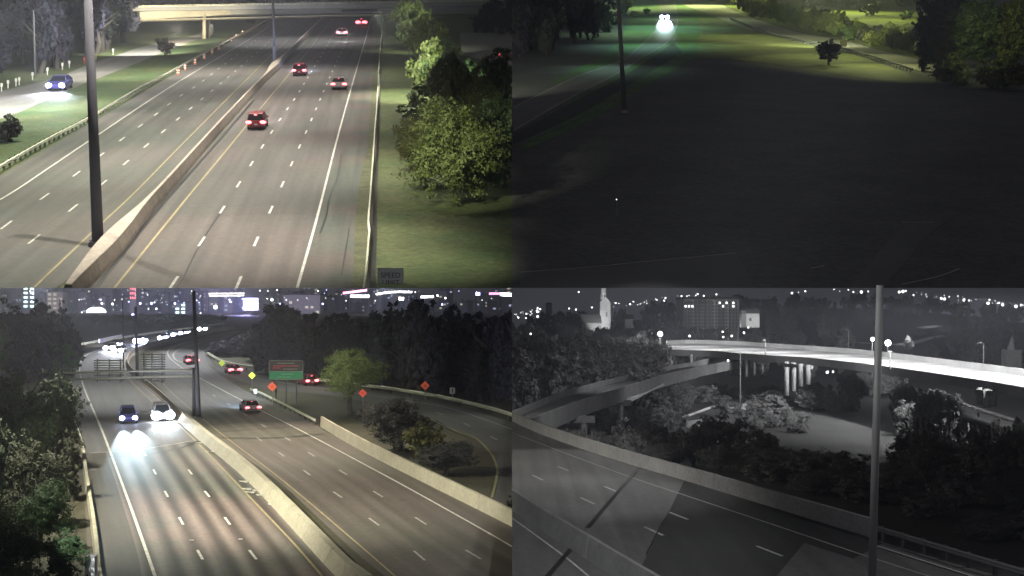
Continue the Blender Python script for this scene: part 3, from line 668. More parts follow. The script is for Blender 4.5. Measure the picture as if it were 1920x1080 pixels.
lampU(210, 165, 24, 225, 130, 70000, 95, .8, (1, .98, .88))
lampU(60, 215, 17, 60, 188, 52000, 112, .8, (1, 1, .94)); lampU(-10, 232, 13, 0, 205, 20000, 118, .8, (1, 1, .92)); lampU(30, 230, 20, 60, 222, 30000, 80, .8, (1, .98, .88))
lampU(700, 470, 26, 722, 465, 14000, 42, .9, (.95, 1, .78))
lampU(720, 330, 26, 728, 320, 18000, 46, .9, (.95, 1, .75))
spot(atY(700, 130, 76), atY(838, 285, 97), 22000, 33, .8, (.95, 1, .72))  # added front fill on the nearest lawn tree
lampU(760, 190, 24, 765, 180, 50000, 54, .8, (.95, 1, .75))
lampU(780, 110, 20, 785, 95, 22000, 60, .8, (.95, 1, .75)); lampU(560, 395, 34, 560, 390, 22000, 60, .9, (1, .92, .83)); lampU(540, 262, 34, 540, 255, 30000, 70, .9, (1, .92, .83)); lampU(590, 188, 34, 590, 184, 30000, 72, .9, (1, .92, .84)); lampU(360, 230, 34, 360, 225, 30000, 90, .9, (1, .95, .8)); lampU(800, 512, 15, 810, 500, 5000, 46, .9, (.92, 1, .75))  # lamps added to fill dark bands on the road and grass
lampU(340, 75, 12, 345, 62, 20000, 90, .8, (1, .95, .75))
lampU(262, 108, 16, 258, 98, 60000, 78, .6, (1, 1, .92))
spot(at(UP, 240, 150, 12), atY(110, 60, 215), 9000, 80, .8, (.95, 1, 1))  # added fill on the woods
spot(atY(330, 60, 272), atY(335, 24, 299), 190000, 60, .7, (1, .9, .66))  # added spot brightening the left girder
spot(atY(640, 70, 290), atY(640, 16, 320), 9000, 100, .8, (.95, .95, 1))
spot(atY(700, 20, 150), atY(870, 175, 190), 90000, 52, .9, (.95, 1, .72))  # added front fill on the upper lawn trees
spot(atY(300, 500, 60), atY(177, 360, 85), 2600, 16, .8, (.95, 1, .95))  # added spot lifting the lower part of the pole
spot(atY(732, 520, 66), atY(732, 520, 74), 260, 40, .8, (.95, 1, .95))  # added spot brightening the speed limit sign

# =================================================================== UPPER RIGHT: dark field with a curving ramp
B0 = begin()
ground_sheet('field', UP, 0, 330, 73.5, 700, M_field, thick=1.2, dz=0)
struct('verge_grass', poly(UP, [(1040, 150), (1120, 108), (1160, 80), (1180, 30), (1170, -25), (1340, -25), (1340, 40), (1310, 105), (1240, 145), (1170, 190), (1090, 235), (990, 280), (970, 275), (1060, 215)], .03), M_fieldG)
struct('verge_grass', poly(UP, [(1312, 30), (1375, 42), (1440, 66), (1520, 86), (1600, 102), (1705, 140), (1712, 154), (1700, 157), (1640, 150), (1560, 138), (1440, 118), (1360, 112), (1310, 108)], .045), M_verge)  # paler grass ends along the lamplight's edge, painting the lit band
R5 = struct('ramp_road', band(UP, [(962, 200), (1080, 142), (1160, 115), (1200, 85), (1232, 52), (1238, 30), (1228, -25)], [(962, 250), (1085, 178), (1150, 145), (1215, 105), (1255, 80), (1272, 45), (1270, 20), (1262, -25)], .05, 50), M_roadR)
line(R5, 'edge_line', UP, [(962, 203), (1080, 145), (1160, 117), (1200, 87), (1232, 54), (1238, 30)], .15, M_worn, .08)
line(R5, 'edge_line', UP, [(962, 246), (1085, 175), (1150, 142), (1214, 102), (1253, 78), (1269, 45), (1267, 20), (1260, -20)], .15, M_worn, .08)
struct('kerb_strip', stripe_me(UP, smoothP(gp(UP, [(962, 276), (1080, 226), (1168, 176), (1230, 136), (1290, 100), (1325, 62)])), .22, .08), M_fieldroad)
swl = struct('drainage_ditch', band(UP, [(962, 256), (1085, 186), (1150, 153), (1215, 114), (1262, 80)], [(962, 272), (1085, 215), (1165, 168), (1225, 132), (1280, 98)], .06, 30), mat('ditch_soil', (.03, .03, .028), var=.3, scale=.5, fine=4))
R6 = struct('upper_road', band(UP, [(1262, -14), (1340, 4), (1380, 22), (1440, 44), (1500, 62), (1580, 76), (1640, 92), (1720, 112), (1765, 128)], [(1272, 6), (1340, 32), (1385, 50), (1440, 64), (1530, 84), (1590, 97), (1650, 112), (1720, 132), (1765, 146)], .06, 50), M_front)
struct('faint_track', band(UP, [(975, 512), (1150, 500), (1380, 474)], [(975, 545), (1150, 545), (1420, 545)], .03, 20), M_fieldroad)
struct('faint_track', band(UP, [(1590, 545), (1650, 470), (1700, 425), (1780, 395)], [(1650, 545), (1700, 490), (1740, 440), (1800, 400)], .03, 20), M_fieldroad)
for p_ in ([(975, 512), (1100, 503), (1200, 493), (1380, 476)], [(1690, 535), (1760, 520), (1800, 505)], [(1520, 505), (1545, 500)], [(1690, 418), (1750, 418)]):
    struct('faint_line', stripe_me(UP, gp(UP, p_), .12, .06), M_worn)
guardrail(UP, [(1368, 38), (1440, 66), (1500, 80), (1585, 98), (1640, 114), (1712, 138)], 'guardrail running below the upper road past the yellow sign', m=M_pole, mp=M_metal, sgn=1, sc=1.3, spacing=2.4)
mast(UP, 1171, 212, 1156, -60, .3, .22, 'tall dark grey light pole standing in the dark field beside the ramp', m=M_gmetal)
q = at(UP, 1581, 99); c = Vector((q.x, q.y, atY(1580, 81, q.y).z))
M_yel = mat('sign_yellow', (.75, .78, .3), rough=.5, var=.08, scale=3)
sg = board('road_sign', c, 1.2, 1.35, M_yel, 'pale yellow warning sign with a small white plate above it by the upper road', 'road sign', base=q.z)
mb = MB(); mb.box((c.x+.62, c.y+.03, c.z+.1), (.28, .04, 1.35)); wlink('side_plate', mb.me(), M_yel, sg); mb = MB(); mb.box((c.x, c.y, c.z+1.15), (.34, .04, .7)); wlink('top_plate', mb.me(), M_refl, sg)
q = at(UP, 1157, 404); t = thing('marker_post', q, 'thin field marker post with a tiny white reflector on top', 'marker post'); mb = MB(); mb.tube(q, atY(1157, 376, q.y), .03, .03, 6); wlink('post', mb.me(), M_gmetal, t); mb = MB(); mb.ball(atY(1156, 374, q.y), .045, 8); wlink('reflector', mb.me(), glow('reflector_glint', (1, 1, 1), 2), t)
treepx(UP, 1554, 122, 72, 28, 'mid', M_leafN, 'small black rounded tree on the lit verge left of the yellow sign', low=.08, var=2)
for k, (u, vb, vt, hw, m_, lb) in enumerate([(1760, 150, -14, 50, M_leafD, 'tall black tree right of the guardrail end'), (1835, 158, -24, 56, M_leafB, 'large tree with green-lit leaves beside the tall black tree'), (1900, 160, -26, 52, M_leafA, 'green-lit tree at the far right of the dark field'),
        (1730, 134, 30, 22, M_leafD, 'slim dark tree at the end of the upper road'), (1790, 100, -24, 46, M_leafD, 'dark tree behind the green-lit tree'), (1790, 162, 92, 40, M_leafA, 'low lit thicket below the large right tree'), (1880, 170, 96, 52, M_leafA, 'low olive thicket at the far right'), (1740, 120, -10, 34, M_leafD, 'dark ragged tree above the end of the upper road')]):
    treepx(UP, u, vb, vt, hw, 'big' if k < 3 else 'mid', m_, lb, low=.02)
for i in range(44):
    u = 1385+i*7.9; top = 0.24*(u-1385); vb = 24+top+rnd.uniform(-4, 3); hgt = rnd.uniform(22, 46)
    if i % 3 == 0: vb -= 14
    treepx(UP, u, vb, vb-hgt, rnd.uniform(12, 22), 'far' if i % 2 else 'mid', [M_leafA, M_leafD, M_leafB, M_leafA][i % 4], 'shrub in the belt above the upper road', 'shrubs above the upper road', low=0, name='shrub', cat='shrub', trunk=False)
for i in range(26):
    u = 1400+rnd.uniform(0, 330); vb = -8+.22*(u-1400)*rnd.uniform(.2, .8)
    woodpx('bank', UP, u, vb, vb-rnd.uniform(16, 30), rnd.uniform(12, 20), 'far')
flush_wood('thicket', 'bank', M_leafB, 'scattered small green trees on the bank at the top right')
struct('green_bank', poly(UP, [(1280, -25), (1340, 2), (1385, 20), (1440, 42), (1500, 60), (1580, 74), (1640, 90), (1730, 110), (1730, -25)], .03), mat('bank_grass', (.12, .14, .03), var=.4, scale=.08, fine=4, bump=.8))
for i in range(26):
    u = rnd.uniform(965, 1150); vb = 118-(u-965)*.2-rnd.uniform(0, 70)
    treepx(UP, u, vb, vb-rnd.uniform(60, 110), rnd.uniform(22, 36), 'far', [M_leafN, M_leafD][i % 2], 'black tree in the dark woods left of the ramp', 'dark woods left of the ramp', low=.02)
for i in range(16):
    u = rnd.uniform(1168, 1290); vb = rnd.uniform(-16, 6) if u > 1225 else rnd.uniform(0, 34)
    if 1226 < u < 1272: continue
    treepx(UP, u, vb, vb-rnd.uniform(12, 24), rnd.uniform(8, 14), 'far', [M_leafA, M_leafB][i % 2], 'shrub beside the bend of the ramp', 'shrubs at the ramp bend', low=0, name='shrub', cat='shrub', trunk=False)
car(UP, 1246, 36, (1247, 56), 'sedan', (.12, .1, .4), 'car with dazzling blue-white headlights coming round the ramp', E_headB, None, hr=.45, scale=1.25, beam=1600000, bcol=(.72, .95, 1), bang=8.2, pitch=4.3)
stamp('UR', B0)
def over(u, v, h, power, size, blend, col, dy=0): p = at(UP, u, v); spot(p+Vector((0, dy, h)), p+Vector((0, 0, 0)), power, size, blend, col)
over(1238, 52, 20, 30000, 112, 1, (.5, 1, .8)); over(1205, 88, 16, 12000, 112, 1, (.5, 1, .78)); over(1150, 130, 13, 4000, 112, 1, (.55, 1, .78)); over(1290, 85, 14, 5000, 112, 1, (.5, 1, .6))  # added overhead spots imitating headlight glow along the ramp
over(1318, 12, 26, 200000, 104, .9, (.85, 1, .35)); over(1300, 38, 26, 26000, 124, .9, (.75, 1, .5))
over(1205, 16, 26, 90000, 116, .9, (.85, 1, .4)); over(1195, 62, 20, 26000, 120, .9, (.6, 1, .55))
over(1560, 25, 28, 150000, 124, .8, (.88, 1, .35)); over(1660, 40, 24, 50000, 120, .8, (.88, 1, .35)); over(1430, 20, 24, 50000, 120, .8, (.88, 1, .35))
over(1402, 72, 17, 8000, 122, .4, (.9, 1, .38)); over(1500, 90, 14, 6500, 120, .25, (.9, 1, .38)); over(1590, 110, 12, 6500, 124, .2, (.9, 1, .38)); over(1668, 128, 9, 4200, 122, .15, (.9, 1, .38))
spot(atY(1800, 60, 176)+Vector((0, 0, 3)), atY(1880, 92, 195), 4500, 64, .9, (.85, 1, .45))  # added spot lighting the fronts of the right trees
spot(atY(1560, 90, 240), atY(1581, 81, 285), 1400, 12, .6, (1, 1, .9))  # added spot standing in for headlights on the yellow sign
spot(atY(1520, 50, 262)+Vector((0, 0, 6)), atY(1560, 50, 320), 110000, 90, .9, (.9, 1, .55))  # added front fill on the shrubs

# =================================================================== LOWER LEFT: motorway towards the city
B0 = begin()
def lo_ground():
    vs = []; xs = np.linspace(-420, 0, 30); ys = [60+i*10 for i in range(36)] + [420, 450, 520, 620, 800, 1100, 1600, 2400]
    for y in ys:
        for x in xs:
            z = zof(LO, min(y, 380)) - .0*max(0, y-380); vs.append((float(x), float(y), z))
    n = len(xs); fs = [(j*n+i, j*n+i+1, (j+1)*n+i+1, (j+1)*n+i) for j in range(len(ys)-1) for i in range(n-1)]
    return mesh(vs, fs)
struct('ground', lo_ground(), M_grassL)
LROAD = [(160, 1110), (165, 1080), (158, 930), (150, 850), (136, 790), (118, 720), (118, 690), (130, 668), (165, 652), (230, 640), (300, 629), (380, 619), (430, 612)]
RROAD = [(1130, 1085), (1000, 1008), (880, 945), (745, 877), (615, 812), (592, 796), (530, 762), (478, 742), (420, 708), (392, 684), (386, 660), (400, 645), (425, 632), (450, 622)]
MEDI = [(690, 1110), (650, 1080), (595, 1022), (480, 902), (385, 825), (345, 790), (300, 745), (262, 714), (240, 690), (246, 667), (290, 648), (350, 632), (440, 617)]
R7 = struct('road', band(LO, [(270, 1110), (258, 1040), (225, 930), (185, 810), (150, 715), (142, 685), (158, 666), (205, 650), (300, 634), (380, 623), (430, 616)], MEDI, .04, 90, 10), M_lanes)
R7s = struct('road_shoulder', band(LO, LROAD, [(290, 1110), (275, 1040), (240, 930), (196, 810), (160, 715), (150, 685), (166, 668), (212, 654), (300, 638), (380, 626), (430, 618)], .03, 90, 4), M_loshold)
R8 = struct('road', band(LO, [(755, 1110), (720, 1080), (650, 1022), (520, 902), (410, 825), (352, 780), (306, 735), (285, 712), (275, 690), (280, 668), (320, 648), (370, 634), (440, 620)], RROAD, .036, 90, 10), M_lanes2)
# older pavement beyond the expansion joints
struct('old_pavement', band(LO, [(166, 852), (150, 800), (134, 725), (130, 700), (142, 676), (210, 650), (300, 633), (380, 622)], [(372, 826), (345, 800), (298, 752), (252, 712), (238, 690), (246, 670), (300, 650), (400, 626)], .055, 70), M_farroad)
struct('old_pavement', band(LO, [(352, 776), (306, 733), (285, 712), (276, 690), (282, 670), (330, 650), (400, 634)], [(505, 752), (470, 738), (412, 706), (390, 684), (386, 662), (402, 645), (440, 628)], .05, 70), M_farroad)
line(R7s, 'edge_line', LO, [(300, 1110), (290, 1080), (262, 1000), (237, 930), (192, 810), (160, 735), (149, 695), (151, 678), (168, 663), (210, 651), (290, 637), (380, 625)], .22, M_white, .075)
line(R7, 'yellow_line', LO, [(627, 1110), (602, 1080), (552, 1022), (480, 946), (405, 867), (345, 807), (320, 785), (265, 735), (236, 705), (228, 688), (240, 668)], .17, M_yelworn, .08)
line(R8, 'edge_line', LO, [(990, 1045), (960, 1027), (905, 995), (775, 922), (670, 865), (567, 810), (480, 766), (460, 755), (375, 710), (335, 686), (316, 668), (318, 655), (345, 644), (375, 638)], .17, M_white, .085)
line(R8, 'yellow_line', LO, [(770, 1110), (738, 1080), (660, 1012), (530, 902), (430, 826), (372, 780), (318, 733), (290, 700)], .13, M_yelworn, .075)
line(R8, 'edge_line', LO, [(372, 684), (345, 681), (328, 674), (326, 663), (345, 652), (375, 644)], .3, M_worn, .09)
dashes(R7, LO, [(375, 1042), (346, 990), (323, 948), (306, 917), (293, 892), (278, 864), (262, 835)], M_white, 0, 12.2, 1.25, 30, .08)
dashes(R7, LO, [(474, 1042), (434, 989), (405, 949), (378, 915), (357, 887), (338, 862)], M_white, 0, 12.2, 1.25, 30, .08)
dashes(R8, LO, [(830, 1082), (766, 1027), (697, 977), (644, 937), (597, 904), (561, 877), (530, 855), (500, 834), (470, 814)], M_worn, 6, 12.2, 1.1, 30, .08)
dashes(R8, LO, [(960, 1085), (860, 1025), (785, 976), (720, 935), (670, 904), (625, 876), (587, 855), (555, 834), (525, 816), (490, 797), (440, 766), (400, 742)], M_worn, 7, 12.2, 1.1, 30, .08)
line(R7, 'expansion_joint', LO, [(166, 858), (250, 856), (330, 844), (372, 828)], .35, M_tarshade, .09); line(R7, 'expansion_joint', LO, [(170, 850), (250, 846), (360, 828)], .25, M_worn, .085)
line(R7, 'expansion_joint', LO, [(150, 802), (200, 801), (290, 797), (350, 790)], .25, M_tarshade, .09)
line(R8, 'expansion_joint', LO, [(400, 822), (520, 822), (625, 812)], .3, M_tarshade, .09); line(R8, 'expansion_joint', LO, [(395, 812), (480, 806), (560, 800)], .2, M_tarshade, .09)
# debris along the median shoulder
_m = MB(); r_ = random.Random(3)
for i in range(6): a = r_.uniform(0, 6.28); _m.box((r_.uniform(-.3, .3), r_.uniform(-.4, .4), .04), (.28, .5, .06), Matrix.Rotation(a, 4, 'Z'))
DEB = _m.me()
for u, v in [(458, 905), (463, 919), (470, 925), (483, 922), (491, 931), (513, 948), (446, 875), (372, 832), (395, 849)]:
    tag(link('debris', DEB, M_refl, loc=at(LO, u, v, .06)), 'scattered pale scraps of road debris on the median shoulder', 'debris', 'debris along the median')
for u, v in [(359, 1015), (451, 1013)]:
    m_ = MB(); m_.box((0, 0, .01), (.28, .2, .03)); tag(link('road_stud', m_.me(), M_refl, loc=at(LO, u, v, .07)), 'small white road stud on a lane line near the bottom edge, %s lane line' % ('left' if u < 400 else 'right'), 'road stud')
TALL = [(-.42, 0), (-.3, 1.25), (.3, 1.25), (.42, 0)]
barrier(LO, MEDI[:6], 'broad pale concrete median barrier running to the bottom edge between both carriageways', prof=[(-.75, 0), (-.2, 1.0), (.3, 1.0), (.4, 0)], m=M_barrL, step=8, base=.02)
bb = barrier(LO, MEDI[5:], 'far grey median barrier curving away under the sign gantry', prof=JB, m=M_barr, step=12)
barrier(LO, [(1010, 1012), (960, 986), (880, 946), (745, 879), (652, 830), (603, 800)], 'pale concrete parapet wall along the right edge of the outbound lanes', prof=[(-.2, 0), (-.12, 1.25), (.14, 1.25), (.2, 0)], m=M_barrL, step=11.9, name='parapet_wall', cat='wall', base=.02)
barrier(LO, [(188, 1110), (184, 1080), (176, 1000), (162, 905), (155, 850)], 'pale rail topped parapet at the left edge of the inbound lanes', prof=[(-.18, 0), (-.12, .85), (.14, .85), (.2, 0)], m=M_barrL, step=10, name='parapet_wall', cat='wall', base=.02)
guardrail(LO, [(592, 798), (560, 781), (530, 765), (492, 746), (470, 738)], 'guardrail joining the parapet wall at the right lane edge', m=M_rail, sgn=-1, spacing=3)
guardrail(LO, [(155, 842), (146, 818), (136, 790)], 'short guardrail at the left behind the shrubs', m=M_rail, sgn=1, spacing=3)
guardrail(LO, [(136, 655), (180, 646), (230, 638), (300, 627), (370, 618), (420, 610)], 'far pale guardrail following the bend towards the city', m=M_rail, sgn=1, sc=1.6, spacing=8)
# right hand ramp
R9 = struct('ramp_road', band(LO, [(386, 662), (390, 682), (425, 694), (480, 703), (560, 720), (670, 733), (805, 753), (925, 782), (1010, 812)], [(402, 690), (425, 704), (500, 730), (600, 740), (700, 757), (800, 782), (858, 811), (893, 824), (1010, 880)], .06, 70), M_ramp)
struct('ramp_road', poly(LO, [(893, 824), (920, 852), (932, 880), (930, 905), (922, 945), (940, 960), (1010, 960), (1010, 860)], .05), M_ramp)
line(R9, 'edge_line', LO, [(800, 783), (855, 810), (892, 823), (920, 851), (932, 878), (930, 903), (922, 935)], .22, mat('worn_olive_line', (.25, .25, .12), var=.2), .09)
line(R9, 'edge_line', LO, [(520, 716), (670, 739), (812, 760), (880, 778), (960, 806)], .18, M_worn, .09)
line(R9, 'edge_line', LO, [(480, 711), (560, 724), (600, 730)], .18, M_worn, .09)
dashes(R9, LO, [(820, 775), (870, 795), (950, 835)], M_worn, 1, 12, 1.2, 5, .09)
guardrail(LO, [(388, 668), (425, 687), (480, 697), (570, 716), (670, 729), (805, 749), (925, 777), (1010, 806)], 'long pale guardrail along the outside of the right ramp', m=M_rail, sgn=1, sc=1.5, spacing=5)
# masts, gantry
mast(LO, 373, 786, 363, 545, .3, .2, 'tall dark light pole on the median behind the sign gantry post')
mast(LO, 258, 712, 254, 575, .3, .2, 'slimmer dark light pole further back on the median', collar=False)
mast(LO, 232, 690, 230, 560, .12, .1, 'very thin pole left of the median light poles', collar=False, name='utility_pole')
mast(LO, 113, 680, 112, 560, .14, .1, 'thin pole standing in the dark trees at the left of the road', collar=False, name='utility_pole')
def gantry():
    yb = at(LO, 363, 781).y; t = thing('sign_gantry', at(LO, 363, 781), 'white two-chord sign gantry spanning the inbound lanes, seen from behind its signs', 'sign gantry')
    M_g = mat('gantry_white', (.85, .85, .76), rough=.5, var=.08)
    def chord(v0, v1, name='chord', off=0):
        mb = MB(); mb.tube(atY(111, v0, yb)+Vector((0, off, 0)), atY(364, v1, yb)+Vector((0, off, 0)),   .11, .11, 10); wlink(name, mb.me(True), M_g, t)
    chord(700, 693.5); chord(712, 705.5); chord(700, 693.5, off=1.2); chord(712, 705.5, off=1.2)
    for i in range(22):
        u = 111+i*12; mb = MB(); mb.tube(atY(u, 700-6.5*(u-111)/253, yb+1.2), atY(min(364, u+12), 712-6.5*(u-99)/253, yb+1.2), .025, .025, 5); wlink('brace', mb.me(), M_gmetal, t)
    for dy in (0, 1.2):
        p = at(LO, 363, 781); mb = MB(); mb.tube((p.x, p.y+dy, p.z-.2), (p.x, p.y+dy, atY(363, 690, yb).z), .2, .18, 12); wlink('post', mb.me(True), M_pole, t)
    p = atY(110, 715, yb); mb = MB(); mb.tube((p.x, p.y, zof(LO, yb)), (p.x, p.y, atY(110, 697, yb).z), .2, .2, 12); wlink('post', mb.me(True), M_g, t)
    M_back = mat('sign_back_olive', (.24, .23, .15), rough=.6, var=.15); M_slat = mat('sign_back_grey', (.24, .24, .24), rough=.6, var=.15)
    for (x0, x1, vt, vb, m_, n_) in ((176, 233, 675, 716, M_back, 9), (263, 310, 664, 718, M_slat, 12)):
        for i in range(n_):
            va = vt+(vb-vt)*i/n_; vc = va+(vb-vt)/n_*.45; a = atY(x0, va, yb+1.5); b = atY(x1, vc, yb+1.5); mb = MB(); mb.box((a+b)/2, (b.x-a.x, .05, abs(a.z-b.z))); wlink('sign_slat', mb.me(), m_, t)
        for x in ((183, 205, 226) if x0 < 200 else (270, 285, 304)):
            a = atY(x, vt-2, yb+1.4); b = atY(x, vb+1, yb+1.4); mb = MB(); mb.box((a+b)/2, (.16, .1, abs(a.z-b.z))); wlink('sign_post', mb.me(), M_gmetal, t)
gantry()
# signs
def dsign(u, vc, vb, hw, m, label, pl=LO):
    q = at(pl, u, vb); c = atY(u, vc, q.y); w = hw*q.y/F*math.sqrt(2); return board('road_sign', c, w, w, m, label, 'road sign', diamond=True, base=q.z)
M_ys = mat('fluorescent_yellow', (.85, .95, .15), emit=(.8, 1, .12), estr=.75); M_os = mat('fluorescent_orange', (.9, .2, .1), emit=(1, .12, .07), estr=.55)  # emission makes the sign faces glow as if lit
M_os2 = mat('dull_orange_sign', (.6, .15, .06), emit=(1, .12, .06), estr=.18)
def retro(name, col, s=1.0): return mat(name, col, rough=.5, var=.06, scale=3)
M_ys = retro('fluorescent_yellow', (.8, .85, .12)); M_os = retro('fluorescent_orange', (.95, .1, .06)); M_os2 = retro('dull_orange_sign', (.55, .1, .05))
sg = dsign(416, 681, 697, 6, M_ys, 'yellow diamond warning sign farthest up the right hand ramp')
sg = dsign(472.5, 704, 727, 6.8, M_ys, 'bright yellow diamond warning sign left of the green guide sign')
sg = dsign(510.5, 725, 760, 9, M_os, 'bright orange diamond work sign below the green guide sign')
sg = dsign(680, 737, 762, 8, M_os, 'orange diamond work sign behind the bright green tree')
sg = dsign(797, 723, 750, 8.5, M_os2, 'dim orange diamond work sign beside the ramp guardrail')
q = at(LO, 848.5, 755); c = atY(848, 732.5, q.y); board('road_sign', c, .72, .85, retro('dim_white_sign', (.55, .55, .5)), 'small dim white sign on a post beside the ramp guardrail', 'road sign', base=q.z)
mb = MB(); mb.add([(c.x-.05, c.y-.03, c.z-.3), (c.x+.12, c.y-.03, c.z-.3), (c.x+.12, c.y-.03, c.z+.3), (c.x-.05, c.y-.03, c.z+.3)], [(0, 1, 2, 3)]); wlink('symbol', mb.me(), mat('sign_ink', (.03, .03, .03)), bpy.data.objects[[o.name for o in bpy.data.objects if o.name.startswith('road_sign') and o.type == 'EMPTY'][-1]])
q = at(LO, 479, 748); c = atY(479, 733.5, q.y); board('road_sign', c, .42, .62, glow('bright_reflector', (.9, .95, 1), 1.6), 'tiny dazzling white marker below the yellow diamond sign', 'road sign', base=q.z)  # emission stands in for light thrown back by the marker
q = at(LO, 117, 690); c = atY(122.5, 673, q.y); t = board('road_sign', c, .55, 1.1, glow('bright_reflector', (.9, .95, 1), 1.6), 'slanting bright white marker at the left road edge by the dark trees', 'road sign', base=q.z)  # glows by emission in place of thrown-back light
def guide():
    q = at(LO, 537, 756); y = q.y; a = atY(505.5, 676.5, y); b = atY(567.5, 712, y); t = thing('guide_sign', q, 'large roadside guide sign with dark red lettered top and green bottom panel', 'guide sign')
    def pan(u0, v0, u1, v1, m, name, off=0, th=.06): a = atY(u0, v0, y+off); b = atY(u1, v1, y+off); mb = MB(); mb.box((a+b)/2, (b.x-a.x, th, a.z-b.z)); return wlink(name, mb.me(), m, t)
    pan(505.5, 676.5, 567.5, 696, mat('sign_dark_panel', (.06, .055, .07), var=.08), 'top_panel'); pan(504.5, 697, 567.5, 710.5, mat('sign_green', (.01, .27, .14), rough=.5, var=.1), 'green_panel')
    M_rim = mat('sign_rim_grey', (.28, .27, .3), var=.05)
    for r in ((505, 675.8, 568, 676.8), (505, 696, 568, 697), (504, 710.5, 568, 711.8), (504.3, 676.9, 505.3, 695.9), (567.6, 676.9, 568.4, 710.4)): pan(*r, M_rim, 'border', -.03)
    Mr = mat('lettering_red', (.5, .07, .12), var=.05); Mg = mat('lettering_grey', (.3, .3, .3), var=.05); Mt = mat('lettering_pale_green', (.15, .45, .32), var=.05)
    rg = random.Random(5)
    for (u0, u1, v, hh, m_) in ((520, 552, 681.2, 1.6, Mg), (512, 560, 686, 2.6, Mr), (512, 526, 690, 2.6, Mr), (531, 558, 692, 1.8, Mg), (528, 551, 701.5, 2.2, Mt), (520, 545, 707, 2.0, Mt)):
        u = u0
        while u < u1: w = rg.uniform(1.2, 2.6); pan(u, v-hh/2, min(u1, u+w), v+hh/2, m_, 'lettering', -.05, .02); u += w+.8
    for u in (517, 537, 556): a = atY(u, 712, y+.1); mb = MB(); mb.tube((a.x, a.y, q.z-.2), (a.x, a.y, atY(u, 680, y).z), .1, .1, 8); wlink('post', mb.me(), M_pole, t)
guide()
M_sym = mat('sign_ink', (.03, .03, .035))
def symbol(lbl, strokes):
    e = [o for o in bpy.data.objects if o.get('label') == lbl][0]; p = [c for c in e.children if c.name.startswith('panel')][0]; vs_ = [v.co for v in p.data.vertices]; c = sum(vs_, Vector())/len(vs_); c = PW[e.name] @ (p.matrix_local @ c); k = max((v-sum(vs_, Vector())/len(vs_)).length for v in vs_)
    for (x0, z0, x1, z1) in strokes: mb = MB(); mb.tube((c.x+x0*k, c.y-.03, c.z+z0*k), (c.x+x1*k, c.y-.03, c.z+z1*k), .07*k, .07*k, 4); wlink('symbol', mb.me(), M_sym, e)
symbol('yellow diamond warning sign farthest up the right hand ramp', [(-.35, -.1, -.1, .2), (-.1, .2, .1, -.15), (.1, -.15, .35, .15)])
symbol('bright yellow diamond warning sign left of the green guide sign', [(-.05, -.35, -.05, .3), (.2, -.3, -.05, 0)])
symbol('dim orange diamond work sign beside the ramp guardrail', [(-.35, .15, .35, .15), (-.4, -.08, .4, -.08), (-.2, -.3, .2, -.3)])
symbol('bright orange diamond work sign below the green guide sign', [(-.25, .12, .25, .12), (-.35, -.1, .35, -.1)])
symbol('orange diamond work sign behind the bright green tree', [(-.3, .1, .3, .1), (-.2, -.15, .25, -.15)])
# white roadside box at the bottom
q = at(LO, 168, 1112); t = thing('cabinet', q, 'bright white roadside box beside the parapet at the bottom edge', 'cabinet')
a = atY(159, 1045, q.y); b = atY(177, 1045, q.y); mb = MB(); h_ = a.z-q.z; mb.box(((a.x+b.x)/2, q.y+.3, q.z+h_/2), (b.x-a.x, .6, h_)); wlink('body', mb.me(), mat('white_cabinet', (.85, .88, .88), var=.03), t); mb = MB(); mb.box(((a.x+b.x)/2, q.y+.3, a.z+.03), (b.x-a.x+.08, .7, .06)); wlink('lid', mb.me(), M_gconc, t)
# trees
for i, (u, vb, vt, hw, m_, lb) in enumerate([(30, 905, 672, 95, M_leafB, 'large olive tree at the far left edge behind the shoulder'), (110, 868, 690, 55, M_leafB, 'olive bushy tree touching the left shoulder of the road'), (60, 985, 800, 80, M_leafBr, 'dark brown tree below the large olive tree'),
        (135, 940, 800, 30, M_leafBr, 'narrow dark tree hugging the left parapet'), (75, 1025, 895, 62, M_leafT, 'green leafy tree in the middle of the left thicket'), (20, 1100, 940, 70, M_leafBr, 'brownish tree at the lower left edge'), (118, 1130, 985, 44, M_leafT, 'fresh green tree in the bottom corner by the white box'), (38, 1150, 1030, 60, M_leafB, 'green shrubby tree in the bottom left corner'), (-10, 960, 780, 60, M_leafBr, 'dark tree cut off by the left edge')]):
    treepx(LO, u, vb, vt, hw, 'big' if i not in (3, 8) else 'mid', m_, lb, low=.0)
treepx(LO, 658, 776, 650, 68, 'big', M_leafG, 'bright green spreading tree on the grass between highway and ramp', low=.2, var=1)
treepx(LO, 750, 845, 742, 74, 'big', M_leafD, 'dark olive tree behind the parapet wall below the green tree', low=.0)
treepx(LO, 838, 892, 822, 64, 'big', M_leafD, 'dark shrub mass inside the curve of the ramp', low=0, name='shrub', cat='shrub')
treepx(LO, 795, 868, 790, 46, 'mid', M_leafA, 'olive shrub between the dark tree and the ramp curve', low=0, name='shrub', cat='shrub')
treepx(LO, 958, 975, 928, 14, 'far', M_leafD, 'small dark bush behind the wall at the right edge', low=0, name='bush', cat='bush', trunk=False)
